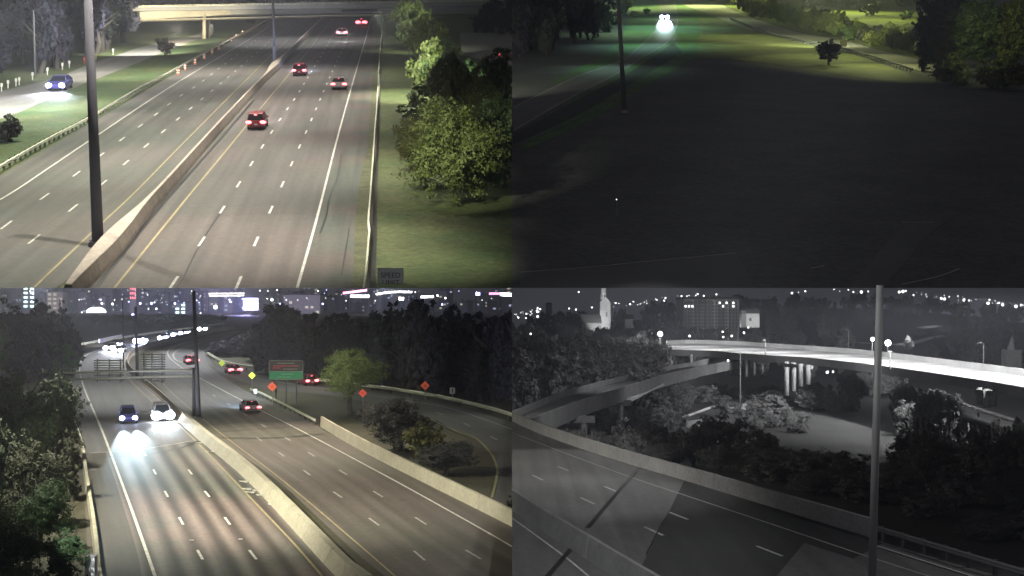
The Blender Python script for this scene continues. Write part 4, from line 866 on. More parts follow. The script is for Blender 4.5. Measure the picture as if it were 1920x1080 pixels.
# dark woods on the right, near the ramp and climbing behind it
for i in range(88):
    u = rnd.uniform(400, 975); k = rnd.random(); base = 700+ (u-400)*.12; dep = rnd.uniform(0, 1); vb = base-6-dep*30
    if u < 470: vb = min(vb, 668)
    sky = 585 if u > 540 else 640-(u-400)*.36
    sky = {0: 0}.get(0) or (560+18*math.sin(u*.021+1)+(max(0, 600-u))*.12)
    if u < 500: sky = 640-(u-400)*.42
    vt = sky+dep*2+(1-dep)*rnd.uniform(0, 75)+rnd.uniform(0, 10)
    treepx(LO, u, vb, vt, rnd.uniform(24, 40), 'mid' if i < 50 else 'far', M_leafN, 'tall dark tree in the wood behind the right ramp', 'dark wood behind the right ramp', low=.03)
for i in range(46):
    u = rnd.uniform(-20, 135); vb = rnd.uniform(655, 720); vt = 556+rnd.uniform(0, 90)
    treepx(LO, u, vb, vt, rnd.uniform(22, 38), 'mid' if i < 20 else 'far', [M_leafN, M_leafN, M_leafT][i % 3], 'tall dark tree in the wood left of the motorway', 'dark wood left of the motorway', low=.03)
for i in range(60):
    u = rnd.uniform(110, 420); y = rnd.uniform(390, 520); z0 = zof(LO, 380); top = rnd.uniform(588, 606)
    b = Vector(((u-PU)/F*y, y, z0)); h_ = CAMZ+(PV-top)/F*y-z0
    to_wood('belt', b, max(3, h_), rnd.uniform(3, 6), 'far')
flush_wood('wood', 'belt', M_leafT, 'dark tree belt between the far bend and the city')
# cars
car(LO, 240, 792, (252, 840), 'suv', (.08, .09, .25), 'dark blue suv with white headlights in the left inbound lane, nearest car', E_headB, None, hr=.24, scale=1.08, beam=60000, bcol=(.6, .85, 1), bang=11, pitch=3)
car(LO, 303, 787, (330, 830), 'van', (.5, .5, .5), 'van with dazzling headlights in the right inbound lane near the median', E_head, None, hr=.5, scale=1.05, beam=5000, bcol=(.85, .95, 1), bang=34, pitch=9)
car(LO, 468, 772, (420, 745), 'sedan', (.35, .28, .32), 'grey saloon with red tail lights on the outbound lanes', None, E_tail, scale=1.1, beam=5000, bcol=(.4, .6, 1), braker=.15)
car(LO, 357, 682, (325, 668), 'sedan', (.25, .04, .06), 'red-lit saloon on the far outbound bend', None, E_tail, scale=1.15, braker=.22)
car(LO, 436, 700, (410, 690), 'sedan', (.2, .03, .05), 'dark red car braking on the upper ramp', None, E_tail, scale=1.1, braker=.24)
car(LO, 575, 722, (530, 712), 'suv', (.25, .03, .05), 'red car passing behind the guide sign on the ramp', None, E_tail, scale=1.0, braker=.2)
FAR = [(209, 657, E_head, 'white', 'left car of the close trio on the far inbound bend'), (218, 653, E_head, 'white', 'middle car of the close trio on the far inbound bend'), (225, 662, E_head, 'white', 'lowest car of the close trio on the far inbound bend'), (266, 645, E_headB, 'blue', 'car with big bluish headlights on the far bend, just right of the slim pole'),
       (309, 638, E_head, 'white', 'car with pinkish white headlights on the far bend'), (322, 633, E_headB, 'blue', 'car with bluish headlights fifth along the far bend'), (347, 629, E_headB, 'blue', 'car with dim headlights behind the fifth one on the far bend'), (382, 622, E_head, 'white', 'farthest car with white headlights just right of the tall pole')]
for i, (u, v, e, c_, lb) in enumerate(FAR):
    car(LO, u, v, (u-14, v+5), ['sedan', 'suv'][i % 2], [(.3, .3, .3), (.1, .1, .12)][i % 2], lb, e, None, hr=.62 if i == 3 else .4, scale=1.1, beam=2500, bcol=(.8, .85, 1), bang=40, pitch=6)
gl = barrier(LO, [(186, 646), (206, 641), (229, 636.5)], 'short white crash barrier section glaring in the headlights on the far bend', prof=[(-.15, 0), (-.15, .95), (.15, .95), (.15, 0)], m=mat('bright_white_panel', (.85, .83, .9), var=.03), step=9, name='crash_barrier', base=.3)  # solid strip standing in for a moving car's headlight trail
# ---- the city
ZC = zof(LO, 380)
def building(u0, u1, vt, Y, m, label, nwin=None, wm=None, group=None, dens_=.35, seed=0, cols=None, rows=None, roof=True):
    rg = random.Random(seed+int(u0)); a = atY(u0, vt, Y); b = atY(u1, vt, Y); w = b.x-a.x; h = a.z-ZC; dpt = min(40, max(12, w*.6)); t = thing('building', (a.x+w/2, Y+dpt/2, ZC), label, 'building', group)
    mb = MB(); mb.box((a.x+w/2, Y+dpt/2, ZC+h/2), (w, dpt, h)); wlink('wall', mb.me(), m, t)
    if roof: mb = MB(); mb.box((a.x+w/2, Y+dpt/2, ZC+h+.5), (w+.6, dpt+.6, 1.0)); mb.box((a.x+w*.35, Y+dpt/2, ZC+h+2), (w*.25, dpt*.3, 2)); wlink('roof', mb.me(), M_under, t)
    cols = cols or max(2, int(w/4.2)); rows = rows or max(2, int(h/3.8)); mb = MB(); cw = w/cols; rh = min(3.8, h/rows)
    for r in range(rows):
        for c_ in range(cols):
            if rg.random() < dens_: x = a.x+cw*(c_+.5); z = ZC+h-rh*(r+.6); mb.box((x, Y-.06, z), (cw*.55, .12, rh*.45))
    if mb.v: tag(wlink('lit_windows', mb.me(), wm or E_win, t), kind='stuff')
    return t
M_b1 = mat('tower_grey', (.4, .38, .42), var=.1, scale=.05); M_b2 = mat('tower_teal', (.25, .32, .32), var=.1, scale=.05); M_b3 = mat('tower_dark', (.12, .11, .14), var=.1, scale=.05); M_b4 = mat('tower_beige', (.6, .55, .42), var=.1, scale=.05)
k = 0
for u0 in range(-10, 960, 13):
    w = rnd.uniform(9, 20); Y = rnd.uniform(1150, 1800); vt = rnd.uniform(536, 571) if u0 > 100 else rnd.uniform(548, 572)
    building(u0, u0+w, vt, Y, [M_b1, M_b2, M_b3][k % 3], 'distant city block with scattered lit windows', None, [E_win, E_winw, E_win][k % 3], 'distant city blocks', .12+.25*rnd.random(), k); k += 1
building(42, 66, 536, 1120, M_b2, 'office block at the far left with brilliant cyan white top floors', wm=E_winh, dens_=.9, rows=5); building(88, 118, 547, 1100, M_b4, 'beige lit block with rows of warm windows, second bright block from the left', wm=E_winw, dens_=.9)
building(243, 255, 528, 1100, M_b1, 'tower with red and white lit column of windows above the slim pole', wm=E_red, dens_=.85, cols=3, rows=4)
building(327, 349, 568, 1050, M_b2, 'low block with a dense grid of white lit windows', wm=E_winh, dens_=.85, rows=3)
building(530, 600, 553, 1050, M_b1, 'wide grey block left of the pink lit roof', wm=E_winw, dens_=.08)
def neon(name, pts, Y, th, m, label, cat, yo=0):
    t = thing(name, atY(pts[0][0], pts[0][1]+th, Y), label, cat); P = [atY(u, v, Y) for u, v in pts]; mb = MB(); w = th*Y/F
    for a, b in zip(P, P[1:]): mb.add([a+Vector((0, 0, w/2)), b+Vector((0, 0, w/2)), b-Vector((0, 0, w/2)), a-Vector((0, 0, w/2)), a+Vector((0, 1, w/2)), b+Vector((0, 1, w/2)), b+Vector((0, 1, -w/2)), a+Vector((0, 1, -w/2))], [(0, 1, 2, 3), (7, 6, 5, 4), (0, 4, 5, 1), (3, 2, 6, 7)])
    wlink('light_band', mb.me(), m, t)
    mb = MB()
    for q in (P[0], P[-1]): mb.box((q.x, q.y+.8, (q.z+ZC)/2), (.6, .4, q.z-ZC))
    wlink('support', mb.me(), M_under, t); return t
neon('stadium_rim', [(391, 550.5), (458, 550)], 1000, 1.6, E_cream, 'long bright cream light band above the city, upper strip', 'light band'); neon('stadium_rim', [(391, 554.5), (458, 554)], 1001, 1.6, E_cream, 'long bright cream light band just beneath the upper strip', 'light band')
neon('lit_canopy', [(643, 549.5), (660, 547.5), (688, 544)], 1000, 4.5, E_pink, 'sloping pink lit canopy in the skyline', 'canopy'); neon('light_sign', [(657, 555.5), (692, 555.5)], 990, 5, E_wh, 'bright white bar of light beneath the pink canopy', 'light sign')
neon('stadium_rim', [(705, 551.5), (728, 548), (750, 547), (772, 547.5)], 1000, 3.2, E_wh, 'curved white stadium roof lights right of the pink canopy', 'light band'); neon('light_sign', [(789, 557), (813, 556)], 980, 4, E_wh, 'blue-white light bar above the dark wood', 'light sign'); neon('light_sign', [(748, 560), (757, 560)], 980, 6, E_wh, 'small bright white block under the stadium roof lights', 'light sign')
neon('light_sign', [(917, 550.5), (938, 550.5)], 1000, 4, E_pink, 'pink light bar at the right end of the skyline', 'light sign'); neon('light_sign', [(938, 551.5), (959, 553)], 1000, 6.5, E_wh, 'white glowing bar at the right end of the skyline', 'light sign')
neon('light_sign', [(892, 551), (900, 551)], 990, 6, E_bl, 'blue light sign left of the pink bar', 'light sign')
t = thing('billboard', atY(468, 600, 900), 'dazzling blue-white billboard glowing over the dark wood', 'billboard'); a = atY(459, 562, 900); b = atY(480, 578.5, 900)
mb = MB(); mb.box(((a.x+b.x)/2, 900, (a.z+b.z)/2), (b.x-a.x, .8, a.z-b.z)); wlink('screen', mb.me(), E_billc, t); mb = MB(); mb.box(((a.x+b.x)/2, 901, (a.z+b.z)/2), (b.x-a.x+2.4, .8, a.z-b.z+2.2)); wlink('frame', mb.me(), E_bill, t); mb = MB(); mb.tube(((a.x+b.x)/2, 902, ZC), ((a.x+b.x)/2, 902, b.z), .7, .6, 10); wlink('post', mb.me(), M_under, t)  # wider glowing panel behind the screen imitates its blue halo
t = thing('tent', atY(175, 588, 900), 'white glowing arched pavilion low in the city', 'pavilion'); mb = MB(); a = atY(162, 586, 900); n_ = 12; vs = []
for i in range(n_+1):
    th = math.pi*i/n_; x = (a.x+5.2)-5.2*math.cos(th); z = a.z+3.6*math.sin(th); vs += [(x, 900, z), (x, 910, z)]
wlink('roof', mesh(vs+[(a.x+5.2, 900, a.z)], [(2*i, 2*i+1, 2*i+3, 2*i+2) for i in range(n_)]+[tuple([2*n_+2]+[2*i for i in range(n_+1)])]), E_wh, t)
# street lights of the city
_b = MB(); _b.ball((0, 0, 0), 1, 8); BALL = _b.me(True)
def far_lamp(u, v, Y, r, m, label, group):
    p = atY(u, v, Y); tag(link('street_light', BALL, m, mw=Matrix.Translation(p) @ Matrix.Scale(r, 4)), label, 'street light', group)
rl = random.Random(11)
for i in range(95):
    u = rl.choice([rl.uniform(0, 480), rl.uniform(150, 480), rl.uniform(480, 955)]); v = rl.uniform(543, 590 if 110 < u < 430 else 566); Y = rl.uniform(880, 1000)
    if 455 < u < 485: continue
    far_lamp(u, v, Y, rl.choice([.16, .22, .3, .4]), [E_bl, E_wh, E_wh, E_ye][i % 4], 'point-like street light among the city buildings', 'city street lights')
for u, v, r, m_ in [(249, 590.5, 1.0, E_bl), (263, 569, .8, E_bl), (284, 569, .8, E_bl), (328, 569, .7, E_bl), (293, 579, .6, E_wh), (191, 569, .6, E_wh), (211, 570, .7, E_wh), (404, 576, 1.3, E_wh), (432, 566, .6, E_bl), (702, 588, .6, E_wh), (525, 570, .6, E_bl), (605, 570, .6, E_bl), (820, 554, .6, E_wh), (829, 571, .6, E_bl), (835, 559, .6, E_wh), (510, 562, 1.0, E_winh)]:
    far_lamp(u, v, 870, r, m_, 'brighter street light standing in front of the city', 'bright street lights before the city')
stamp('LL', B0)
gq = at(LO, 208, 641)
spot((gq.x+3, gq.y-34, gq.z+7), gq, 90000, 32, .5, (.9, .88, 1))  # added spot whitening the light-trail strip
for cx, col in ((-420, (.8, .75, 1)), (-300, (.75, .8, .9)), (-190, (.85, .7, 1)), (-80, (.8, .8, 1))): spot((cx, 820, CAMZ+12), (cx, 1250, CAMZ+5), 550000, 120, .9, col, 2)  # added spots washing the city fronts, standing for its street lighting
bq = atY(468, 571, 880); spot(bq, (bq.x-60, 500, CAMZ-4), 500000, 60, .9, (.4, .38, 1), 2)
def rel(x, y, z): return (x, y, CAMZ+z)
def spotL(src, tu, tv, power, size, blend=.8, col=(1, .93, .76), r=.25): return spot(rel(*src), at(LO, tu, tv), power, size, blend, col, r)
spotL((-42, 100, 5.5), 320, 960, 66000, 100); spotL((-22, 98, 5), 560, 960, 26000, 84)
spotL((-50, 135, 12), 260, 840, 60000, 100, .8, (1, .96, .84)); spotL((-27, 150, 14), 545, 830, 60000, 80, .8, (1, .85, .68))
spotL((-50, 190, 20), 300, 740, 80000, 92, .8, (.98, .98, .95)); spotL((-68, 265, 25), 310, 675, 130000, 100, .8, (.96, .97, 1)); spotL((-34, 205, 16), 600, 745, 16000, 70, .8, (.95, 1, .85)); 
spotL((-18, 165, 16), 830, 800, 9000, 60, .8, (.95, 1, .85)); spotL((-30, 74, 0), 50, 1010, 7000, 64, .9, (.9, 1, .85)); spot(rel(-40, 128, 2), atY(240, 705, 168), 9000, 34, .9, (1, 1, .85)); spot(rel(-26, 66, -3), atY(168, 1066, 80), 24000, 9, .5, (1, 1, 1)); spotL((-72, 150, 8), 60, 720, 7000, 90, .8, (1, 1, .8))  # includes added fills for the left trees, gantry and white box
spotL((-26, 126, 4), 655, 715, 68000, 30, .8, (.95, 1, .65))  # added fill on the bright green tree

# =================================================================== LOWER RIGHT: interchange seen in infra-red greys
B0 = begin()
SKYL = [(900, 602), (960, 596), (1025, 586), (1100, 579), (1180, 574), (1260, 563), (1320, 559), (1440, 553), (1640, 549), (1760, 560), (1850, 568), (1920, 578), (2100, 588)]
def skyrow(u):
    for (a, b), (c, d) in zip(SKYL, SKYL[1:]):
        if u <= c: return b+(d-b)*max(0, (u-a)/(c-a))
    return SKYL[-1][1]
def hz(x, y):
    u = PU+F*x/y; top = (PV-skyrow(u))/F*800-9; t = min(1, max(0, (y-335)/465)); t = t*t*(3-2*t)
    zz = -22+(top+22)*t
    if y > 800: zz -= (y-800)*.02
    if y < 185: e = min(1, (185-y)/70); zz += 7*e*e*(3-2*e)
    return CAMZ+zz
def br_ground():
    vs = []; xs = [i/40 for i in range(41)]; ys = [50, 80]+[100+i*14 for i in range(60)]+[960, 1100, 1400, 2000]
    for y in ys:
        for x in xs: X = x*(.5*y+20); vs.append((X, y, hz(max(X, .01), y)))
    n = 41; return mesh(vs, [(j*n+i, j*n+i+1, (j+1)*n+i+1, (j+1)*n+i) for j in range(len(ys)-1) for i in range(n-1)])
struct('ground', br_ground(), M_gval)
struct('mown_slope', poly(VA, [(1480, 812), (1530, 778), (1565, 762), (1620, 742), (1655, 734), (1685, 742), (1692, 770), (1692, 805), (1660, 850), (1610, 870), (1560, 862), (1520, 850), (1490, 835)], .04), M_ghill)
# near elevated road
par = [(930, 776), (960, 788), (1007, 810), (1095, 842), (1182, 870), (1282, 899), (1440, 947), (1530, 975), (1640, 1008)]
R10 = struct('road', band(DK, [(860, 1200), (860, 1000), (860, 860), (900, 800), (940, 784)], [(2300, 1290), (1960, 1110), (1640, 1012), (1282, 902), (960, 792)], .0, 40, 10), M_gdeck) if False else struct('road', poly(DK, [(700, 900), (900, 772), (960, 790), (1007, 811), (1095, 843), (1182, 871), (1282, 900), (1440, 948), (1530, 976), (1640, 1012), (1800, 1060), (2060, 1130), (2060, 1250), (700, 1250)], 0), M_gdeck)
struct('asphalt_patch', poly(DK, [(1283, 901), (1440, 949), (1530, 977), (1640, 1013), (1655, 1019), (1600, 1048), (1508, 1018), (1440, 1100), (1184, 1100), (1283, 901)], .01), M_gdeckD)  # darker polygon over the right part of the near road
line(R10, 'edge_line', DK, [(930, 800), (985, 821), (1060, 850), (1185, 896), (1272, 925), (1440, 981), (1627, 1044), (1752, 1084), (1900, 1130)], .13, M_gline, .02)
line(R10, 'edge_line', DK, [(920, 945), (960, 972), (1060, 1045), (1105, 1082), (1150, 1115)], .13, M_gline, .02)
line(R10, 'expansion_joint', DK, [(1198, 878), (1182, 895), (1140, 945), (1102, 990)], .3, M_tarshade, .03)
line(R10, 'expansion_joint', DK, [(1077, 1022), (1028, 1080), (990, 1120)], .3, M_tarshade, .03)
line(R10, 'expansion_joint', DK, [(1270, 935), (1240, 985), (1212, 1040)], .08, M_tarshade, .03)
dashes(R10, DK, [(1056, 879), (1176, 930), (1400, 1017), (1560, 1080)], M_gline, 0, 12.2, 1.3, 8, .02)
dashes(R10, DK, [(1008, 896), (1131, 953), (1260, 1012)], M_gline, 0, 12.2, 1.3, 8, .02)
barrier(DK, par, 'pale concrete parapet with upright joints along the far edge of the near road', prof=[(-.14, 0), (-.1, 1.05), (.14, 1.05), (.18, 0)], m=M_gconc, step=13.5, name='parapet_wall', cat='wall')
barrier(DK, [(900, 915), (960, 950), (1007, 984), (1077, 1028), (1130, 1062), (1180, 1095), (1300, 1170)], 'grey median barrier crossing the bottom left corner of the grey view', prof=[(-.35, 0), (-.12, 1.15), (.1, 1.15), (.3, 0)], m=M_gconcd, step=13.5)
guardrail(DK, [(1640, 1010), (1700, 1029), (1760, 1048), (1840, 1073), (1960, 1110)], 'near guardrail continuing from the parapet at the lower right', m=M_gmetal, mp=M_gdark, sgn=1, sc=1.0, spacing=2)
line(R10, 'kerb', DK, [(1640, 1024), (1760, 1062), (1890, 1103)], .2, M_gline, .05)
t, a, b = mast(DK, 1634, 1120, 1650, 535, .175, .15, 'thick pale grey pole rising through the right of the grey view, closest pole', m=mat('grey_metal_pole_near', (.3,)*3, rough=.5, var=.08), depth=55, collar=False)
# ramp on the left
RA = (13.6, 0.0); far_e = [(940, 798), (967, 784), (1045, 750), (1130, 725), (1235, 699), (1280, 690), (1300, 687)]; near_e = [(985, 806), (1004, 798), (1085, 764), (1167, 738), (1245, 712), (1275, 704), (1306, 697)]
struct('ramp_road', band(RA, far_e, near_e, .1, 30), M_gdeck)
barrier(RA, far_e, 'pale barrier on the far side of the rising ramp', prof=[(-.15, 0), (-.12, 1.0), (.12, 1.0), (.15, 0)], m=M_gconcd, step=12)
barrier(RA, near_e, 'pale barrier on the near side of the rising ramp', prof=[(-.15, -1.3), (-.12, 1.0), (.12, 1.0), (.15, -1.3)], m=M_gconcd, step=12, name='parapet_wall', cat='wall')
for pts, lb in (([(1290, 688), (1300, 686), (1336, 677), (1380, 668)], 'ramp barrier, upper, running under the lit bridge'), ([(1300, 697), (1340, 689), (1385, 680)], 'ramp barrier, lower, running under the lit bridge')): barrier(RA, pts, lb, prof=[(-.15, -1.3), (-.12, .9), (.12, .9), (.15, -1.3)], m=M_gconcd, step=12)
Pn = gp(RA, near_e); 
rw = thing('retaining_wall', at(VA, 1172, 760), 'bright concrete retaining wall tapering below the ramp', 'wall')
vs = []
for u, vt, vb in ((1170, 737, 752), (1185, 733, 749), (1200, 728, 742), (1220, 721, 730), (1245, 713, 715)):
    p = at(RA, u, vt); vs += [(p.x, p.y-.2, p.z-1.0), (p.x, p.y-.2, atY(u, vb+3, p.y).z), (p.x, p.y+.3, p.z-1.0), (p.x, p.y+.3, atY(u, vb+3, p.y).z)]
fs = []
for i in range(4): k = 4*i; fs += [(k, k+1, k+5, k+4), (k+2, k+6, k+7, k+3), (k, k+4, k+6, k+2), (k+1, k+3, k+7, k+5)]
wlink('panel', mesh(vs, fs+[(0, 2, 3, 1), (16, 17, 19, 18)]), M_gbridge, rw)
for u, vt, vb, lb in ((1166, 742, 810, 'pier under the ramp left of the retaining wall'), (1095, 770, 815, 'pier under the lower end of the ramp')):
    p = at(RA, u, vt-4); t = thing('bridge_pier', (p.x, p.y, CAMZ-22), lb, 'pier'); mb = MB(); mb.tube((p.x, p.y+1, CAMZ-22), (p.x, p.y+1, p.z-1), .5, .5, 12); wlink('column', mb.me(True), M_gconcd, t); mb = MB(); mb.box((p.x, p.y+1, p.z-1.5), (3, 1.2, .9)); wlink('cap_beam', mb.me(), M_gconcd, t)
# lit bridge
bf = [(1250, 646), (1295, 644), (1382, 647), (1440, 651), (1565, 660), (1655, 669), (1790, 687), (1920, 705), (2000, 718)]; bn = [(1250, 655), (1335, 658), (1385, 662), (1440, 666), (1540, 673), (1655, 686), (1790, 705), (1920, 726), (2000, 741)]
br = thing('bridge', at(BD, 1440, 666), 'long curving bridge with a floodlit white deck crossing the grey view', 'bridge')
me = band(BD, bf, bn, 0, 60, 4); wlink('deck', me, M_gbridge, br)
for Q in pieces(smoothP(gp(BD, bf)), 12): wlink('parapet', sweep_me(Q, [(-.15, -.5), (-.15, 1.1), (.15, 1.1), (.15, -.5)]), M_gbridge, br)
for Q in pieces(smoothP(gp(BD, bn)), 12): wlink('girder', sweep_me(Q, [(-.1, -1.5), (-.1, .02), (.2, .02), (.2, -1.5)]), M_gconcd, br)
for k, (u, vt, vb) in enumerate([(1475, 676, 737), (1488, 678, 729), (1501, 680, 720), (1515, 682, 716), (1400, 670, 703), (1415, 671, 700), (1430, 672, 698), (1838, 728, 752), (1850, 730, 758), (1862, 731, 755), (1296, 664, 684)]):
    p = at(BD, u, vt-7 if u < 1700 else vt-14); mb = MB(); mb.tube((p.x, p.y, atY(u, vb, p.y).z-.5), (p.x, p.y, p.z-1), .52 if u > 1440 else .35, .52 if u > 1440 else .35, 12); wlink('pier', mb.me(True), M_gconc if 1470 < u < 1490 else M_gconcd, br)
for (u0, u1, v) in ((1470, 1522, 678), (1832, 1868, 728)):
    p = at(BD, u0, v-8 if u0 < 1700 else v-14); q = at(BD, u1, v-4 if u0 < 1700 else v-10); mb = MB(); mb.tube(Vector((p.x, p.y, p.z-1.6)), Vector((q.x, q.y, p.z-1.6)), .5, .5, 4); wlink('cap_beam', mb.me(), M_gconcd, br)
def blamp(u, vb, vt, label, pl=BD, arm=-8, depth=None, lamp=False, m=None, r=.1):
    a = at(pl, u, vb) if depth is None else atY(u, vb, depth); t = thing('street_lamp', a, label, 'street lamp'); b = atY(u, vt, a.y); mb = MB(); mb.tube(a, b, r, r*.7, 8); wlink('pole', mb.me(True), m or M_gconc, t)
    e = atY(u+arm, vt-2, a.y); mb = MB(); mb.tube(b, b.lerp(e, .5)+Vector((0, 0, .3)), r*.7, r*.6, 6); mb.tube(b.lerp(e, .5)+Vector((0, 0, .3)), e, r*.6, r*.5, 6); wlink('arm', mb.me(True), m or M_gconc, t)
    mb = MB(); mb.box(e, (.8, .35, .16)); wlink('lamp_head', mb.me(), E_g2 if lamp else M_gconc, t); return e
blamp(1435, 666, 640, 'short street lamp standing on the left part of the lit bridge', arm=-3)
blamp(1591, 653, 620, 'curved street lamp behind the lit bridge, left of the thick pole', depth=330, arm=-12)
blamp(1669, 692, 661, 'short white post on the lit bridge just right of the thick pole', arm=-1)
blamp(1844, 684, 645, 'curved street lamp behind the bridge near the right edge', depth=250, arm=-8)
blamp(1366, 645, 636, 'small white post on the bridge near its left end', depth=380, arm=-1)
blamp(1388, 766, 664, 'tall thin light pole rising from the lower road in front of the bridge', pl=VA, arm=-1, m=M_gconcd, r=.17)
# lower roads
R11 = struct('lower_road', band(VA, [(1225, 805), (1320, 770), (1400, 745), (1480, 722), (1560, 700), (1590, 690)], [(1290, 830), (1380, 795), (1450, 765), (1520, 738), (1590, 712), (1610, 698)], .05, 30), M_gdeck)
barrier(VA, [(1262, 792), (1300, 778), (1352, 759)], 'thin bright barrier edge slanting above the lower road', prof=[(-.1, 0), (-.1, .5), (.1, .5), (.1, 0)], m=M_gwhite, step=10)
barrier(VA, [(1368, 776), (1395, 770), (1404, 764), (1460, 745)], 'short pale wall by the foot of the tall thin light pole', prof=[(-.2, 0), (-.15, 1.5), (.2, 1.5), (.25, 0)], m=M_gconc, step=10, name='parapet_wall', cat='wall')
barrier(VA, [(1288, 802), (1318, 797)], 'small pale block of wall above the foreground trees', prof=[(-.2, 0), (-.15, 1.2), (.2, 1.2), (.25, 0)], m=M_gconc, step=10, name='parapet_wall', cat='wall')
R12 = struct('lower_road', band(VA, [(1745, 725), (1790, 750), (1850, 772), (1960, 806)], [(1750, 745), (1800, 772), (1860, 800), (1960, 838)], .05, 30), M_gdeck)
guardrail(VA, [(1750, 742), (1790, 756), (1850, 778), (1960, 812)], 'grey guardrail along the lower road at the right', m=M_gmetal, mp=M_gdark, sgn=1, spacing=4, sc=1.5)
hr = []
for u, v, y, w in ((1610, 643, 420, 3), (1690, 647, 430, 6), (1720, 641, 470, 5), (1745, 634, 500, 4), (1780, 628, 540, 4)): hr.append((atY(u, v, y), w))
vs = []
for p, w in hr: vs += [(p.x, p.y-w, p.z), (p.x, p.y+w, p.z+.2)]
struct('hill_road', mesh(vs, [(2*i, 2*i+1, 2*i+3, 2*i+2) for i in range(4)]), M_gbridge)
vs = []
for u, v, y, w in ((1725, 616, 590, 3), (1745, 613, 610, 4), (1762, 611, 630, 3)): p = atY(u, v, y); vs += [(p.x, p.y-w*2, p.z), (p.x, p.y+w*2, p.z+.3)]
struct('hill_road', mesh(vs, [(2*i, 2*i+1, 2*i+3, 2*i+2) for i in range(2)]), M_gbridge)
# buildings on the hill
def hbox(t, name, u0, u1, vt, vb, Y, dpt, m, off=0):
    a = atY(u0, vt, Y+off); b = atY(u1, vb, Y+off); mb = MB(); mb.box(((a.x+b.x)/2, Y+off+dpt/2, (a.z+b.z)/2), (b.x-a.x, dpt, a.z-b.z)); return wlink(name, mb.me(), m, t)
Yc = 600; ch = thing('church', atY(1135, 640, Yc), 'floodlit pale church tower with pointed steeple on the left of the hill', 'church')
hbox(ch, 'tower', 1125, 1145, 567, 640, Yc, 5, M_gwhite)
p = atY(1135, 567, Yc+2.5); q = atY(1133, 500, Yc+2.5); mb = MB(); mb.tube(atY(1131.5, 562, Yc+2.5), atY(1131.5, 512, Yc+2.5), 1.6, .1, 8); wlink('steeple', mb.me(), M_gwhite, ch)
mb = MB(); a = atY(1125, 567, Yc); b = atY(1145, 567, Yc); mb.add([(a.x, Yc-.1, a.z), (b.x, Yc-.1, a.z), ((a.x+b.x)/2, Yc-.1, a.z+2.6), (a.x, Yc+5, a.z), (b.x, Yc+5, a.z), ((a.x+b.x)/2, Yc+5, a.z+2.6)], [(0, 1, 2), (5, 4, 3), (0, 2, 5, 3), (1, 4, 5, 2)]); wlink('gable', mb.me(), M_gwhite, ch)
hbox(ch, 'louvre', 1136, 1138.5, 585, 594, Yc, .1, M_gconcd, -.06)
a = atY(1092, 606, Yc-6); b = atY(1127, 592, Yc-6); c_ = atY(1127, 640, Yc-6); mb = MB()
mb.add([(a.x, Yc-6, c_.z), (b.x, Yc-6, c_.z), (b.x, Yc-6, a.z), (a.x, Yc-6, a.z), (a.x, Yc+8, c_.z), (b.x, Yc+8, c_.z), (b.x, Yc+8, a.z), (a.x, Yc+8, a.z)], [(0, 1, 2, 3), (5, 4, 7, 6), (4, 0, 3, 7), (1, 5, 6, 2)]); wlink('nave_wall', mb.me(), M_gconc, ch)
mb = MB(); mb.add([(a.x-.4, Yc-6.5, a.z), (b.x+.4, Yc-6.5, a.z), (b.x+.4, Yc+1, b.z+.6), (a.x-.4, Yc+1, b.z+.6), (a.x-.4, Yc+8.5, a.z), (b.x+.4, Yc+8.5, a.z)], [(0, 1, 2, 3), (3, 2, 5, 4), (0, 3, 4), (1, 5, 2)]); wlink('nave_roof', mb.me(), M_gconcd, ch)
Ya = 520; ap = thing('apartment_building', atY(1334, 640, Ya), 'tall dim brick apartment building with a few lit upper windows', 'building')
hbox(ap, 'wall', 1281, 1342, 561, 650, Ya, 22, M_gwall); hbox(ap, 'wall', 1342.3, 1386, 559, 650, Ya, 22, M_gwall, 1.5)
for x0, x1 in ((1283, 1297), (1303, 1316), (1322, 1336), (1348, 1360), (1368, 1382)): hbox(ap, 'bay', x0, x1, 563, 650, Ya, 1.5, M_gconcd, -1.4 if x0 < 1340 else .1)
hbox(ap, 'parapet', 1279.5, 1388, 557, 561, Ya, 22, M_gdark, -1.6)
rg = random.Random(2)
for r in range(9):
    for c_ in range(16):
        u = 1284+c_*6.4; v = 566+r*6.4; lit = (r == 1 and 1281 < u < 1302) or (r == 0 and u > 1346 and c_ % 2 == 0 and u < 1380) or (r == 1 and u in (1354.4,)) or (r == 1 and u > 1370 and u < 1376) or rg.random() < .015
        hbox(ap, 'window', u, u+3, v, v+3.6, Ya, .12, E_g if lit else M_gdark, -1.56 if u < 1340 else -1.5)
Yh = 500; hs = thing('house', atY(1408, 620, Yh), 'brightly lit pale house with clapboard wall right of the apartment building', 'house')
for i in range(9): hbox(hs, 'board', 1399.2, 1424, 588+i*2.9, 588+i*2.9+2.75, Yh, 6 if i == 0 else 5.9, M_gwhite, .03*(i % 2))
hbox(hs, 'side_wall', 1391, 1399, 583, 614, Yh, 5, M_gconc, .3)
mb = MB(); a = atY(1389, 588, Yh); b = atY(1427, 588, Yh); mb.add([(a.x, Yh-.5, a.z), (b.x, Yh-.5, a.z), (b.x-.5, Yh+3, a.z+1.7), (a.x+.5, Yh+3, a.z+1.7), (a.x, Yh+6.5, a.z), (b.x, Yh+6.5, a.z)], [(0, 1, 2, 3), (3, 2, 5, 4), (0, 3, 4), (1, 5, 2)]); wlink('roof', mb.me(), M_gconcd, hs)
hbox(hs, 'window', 1405, 1409, 596, 602, Yh, .1, M_gdark, -.12)
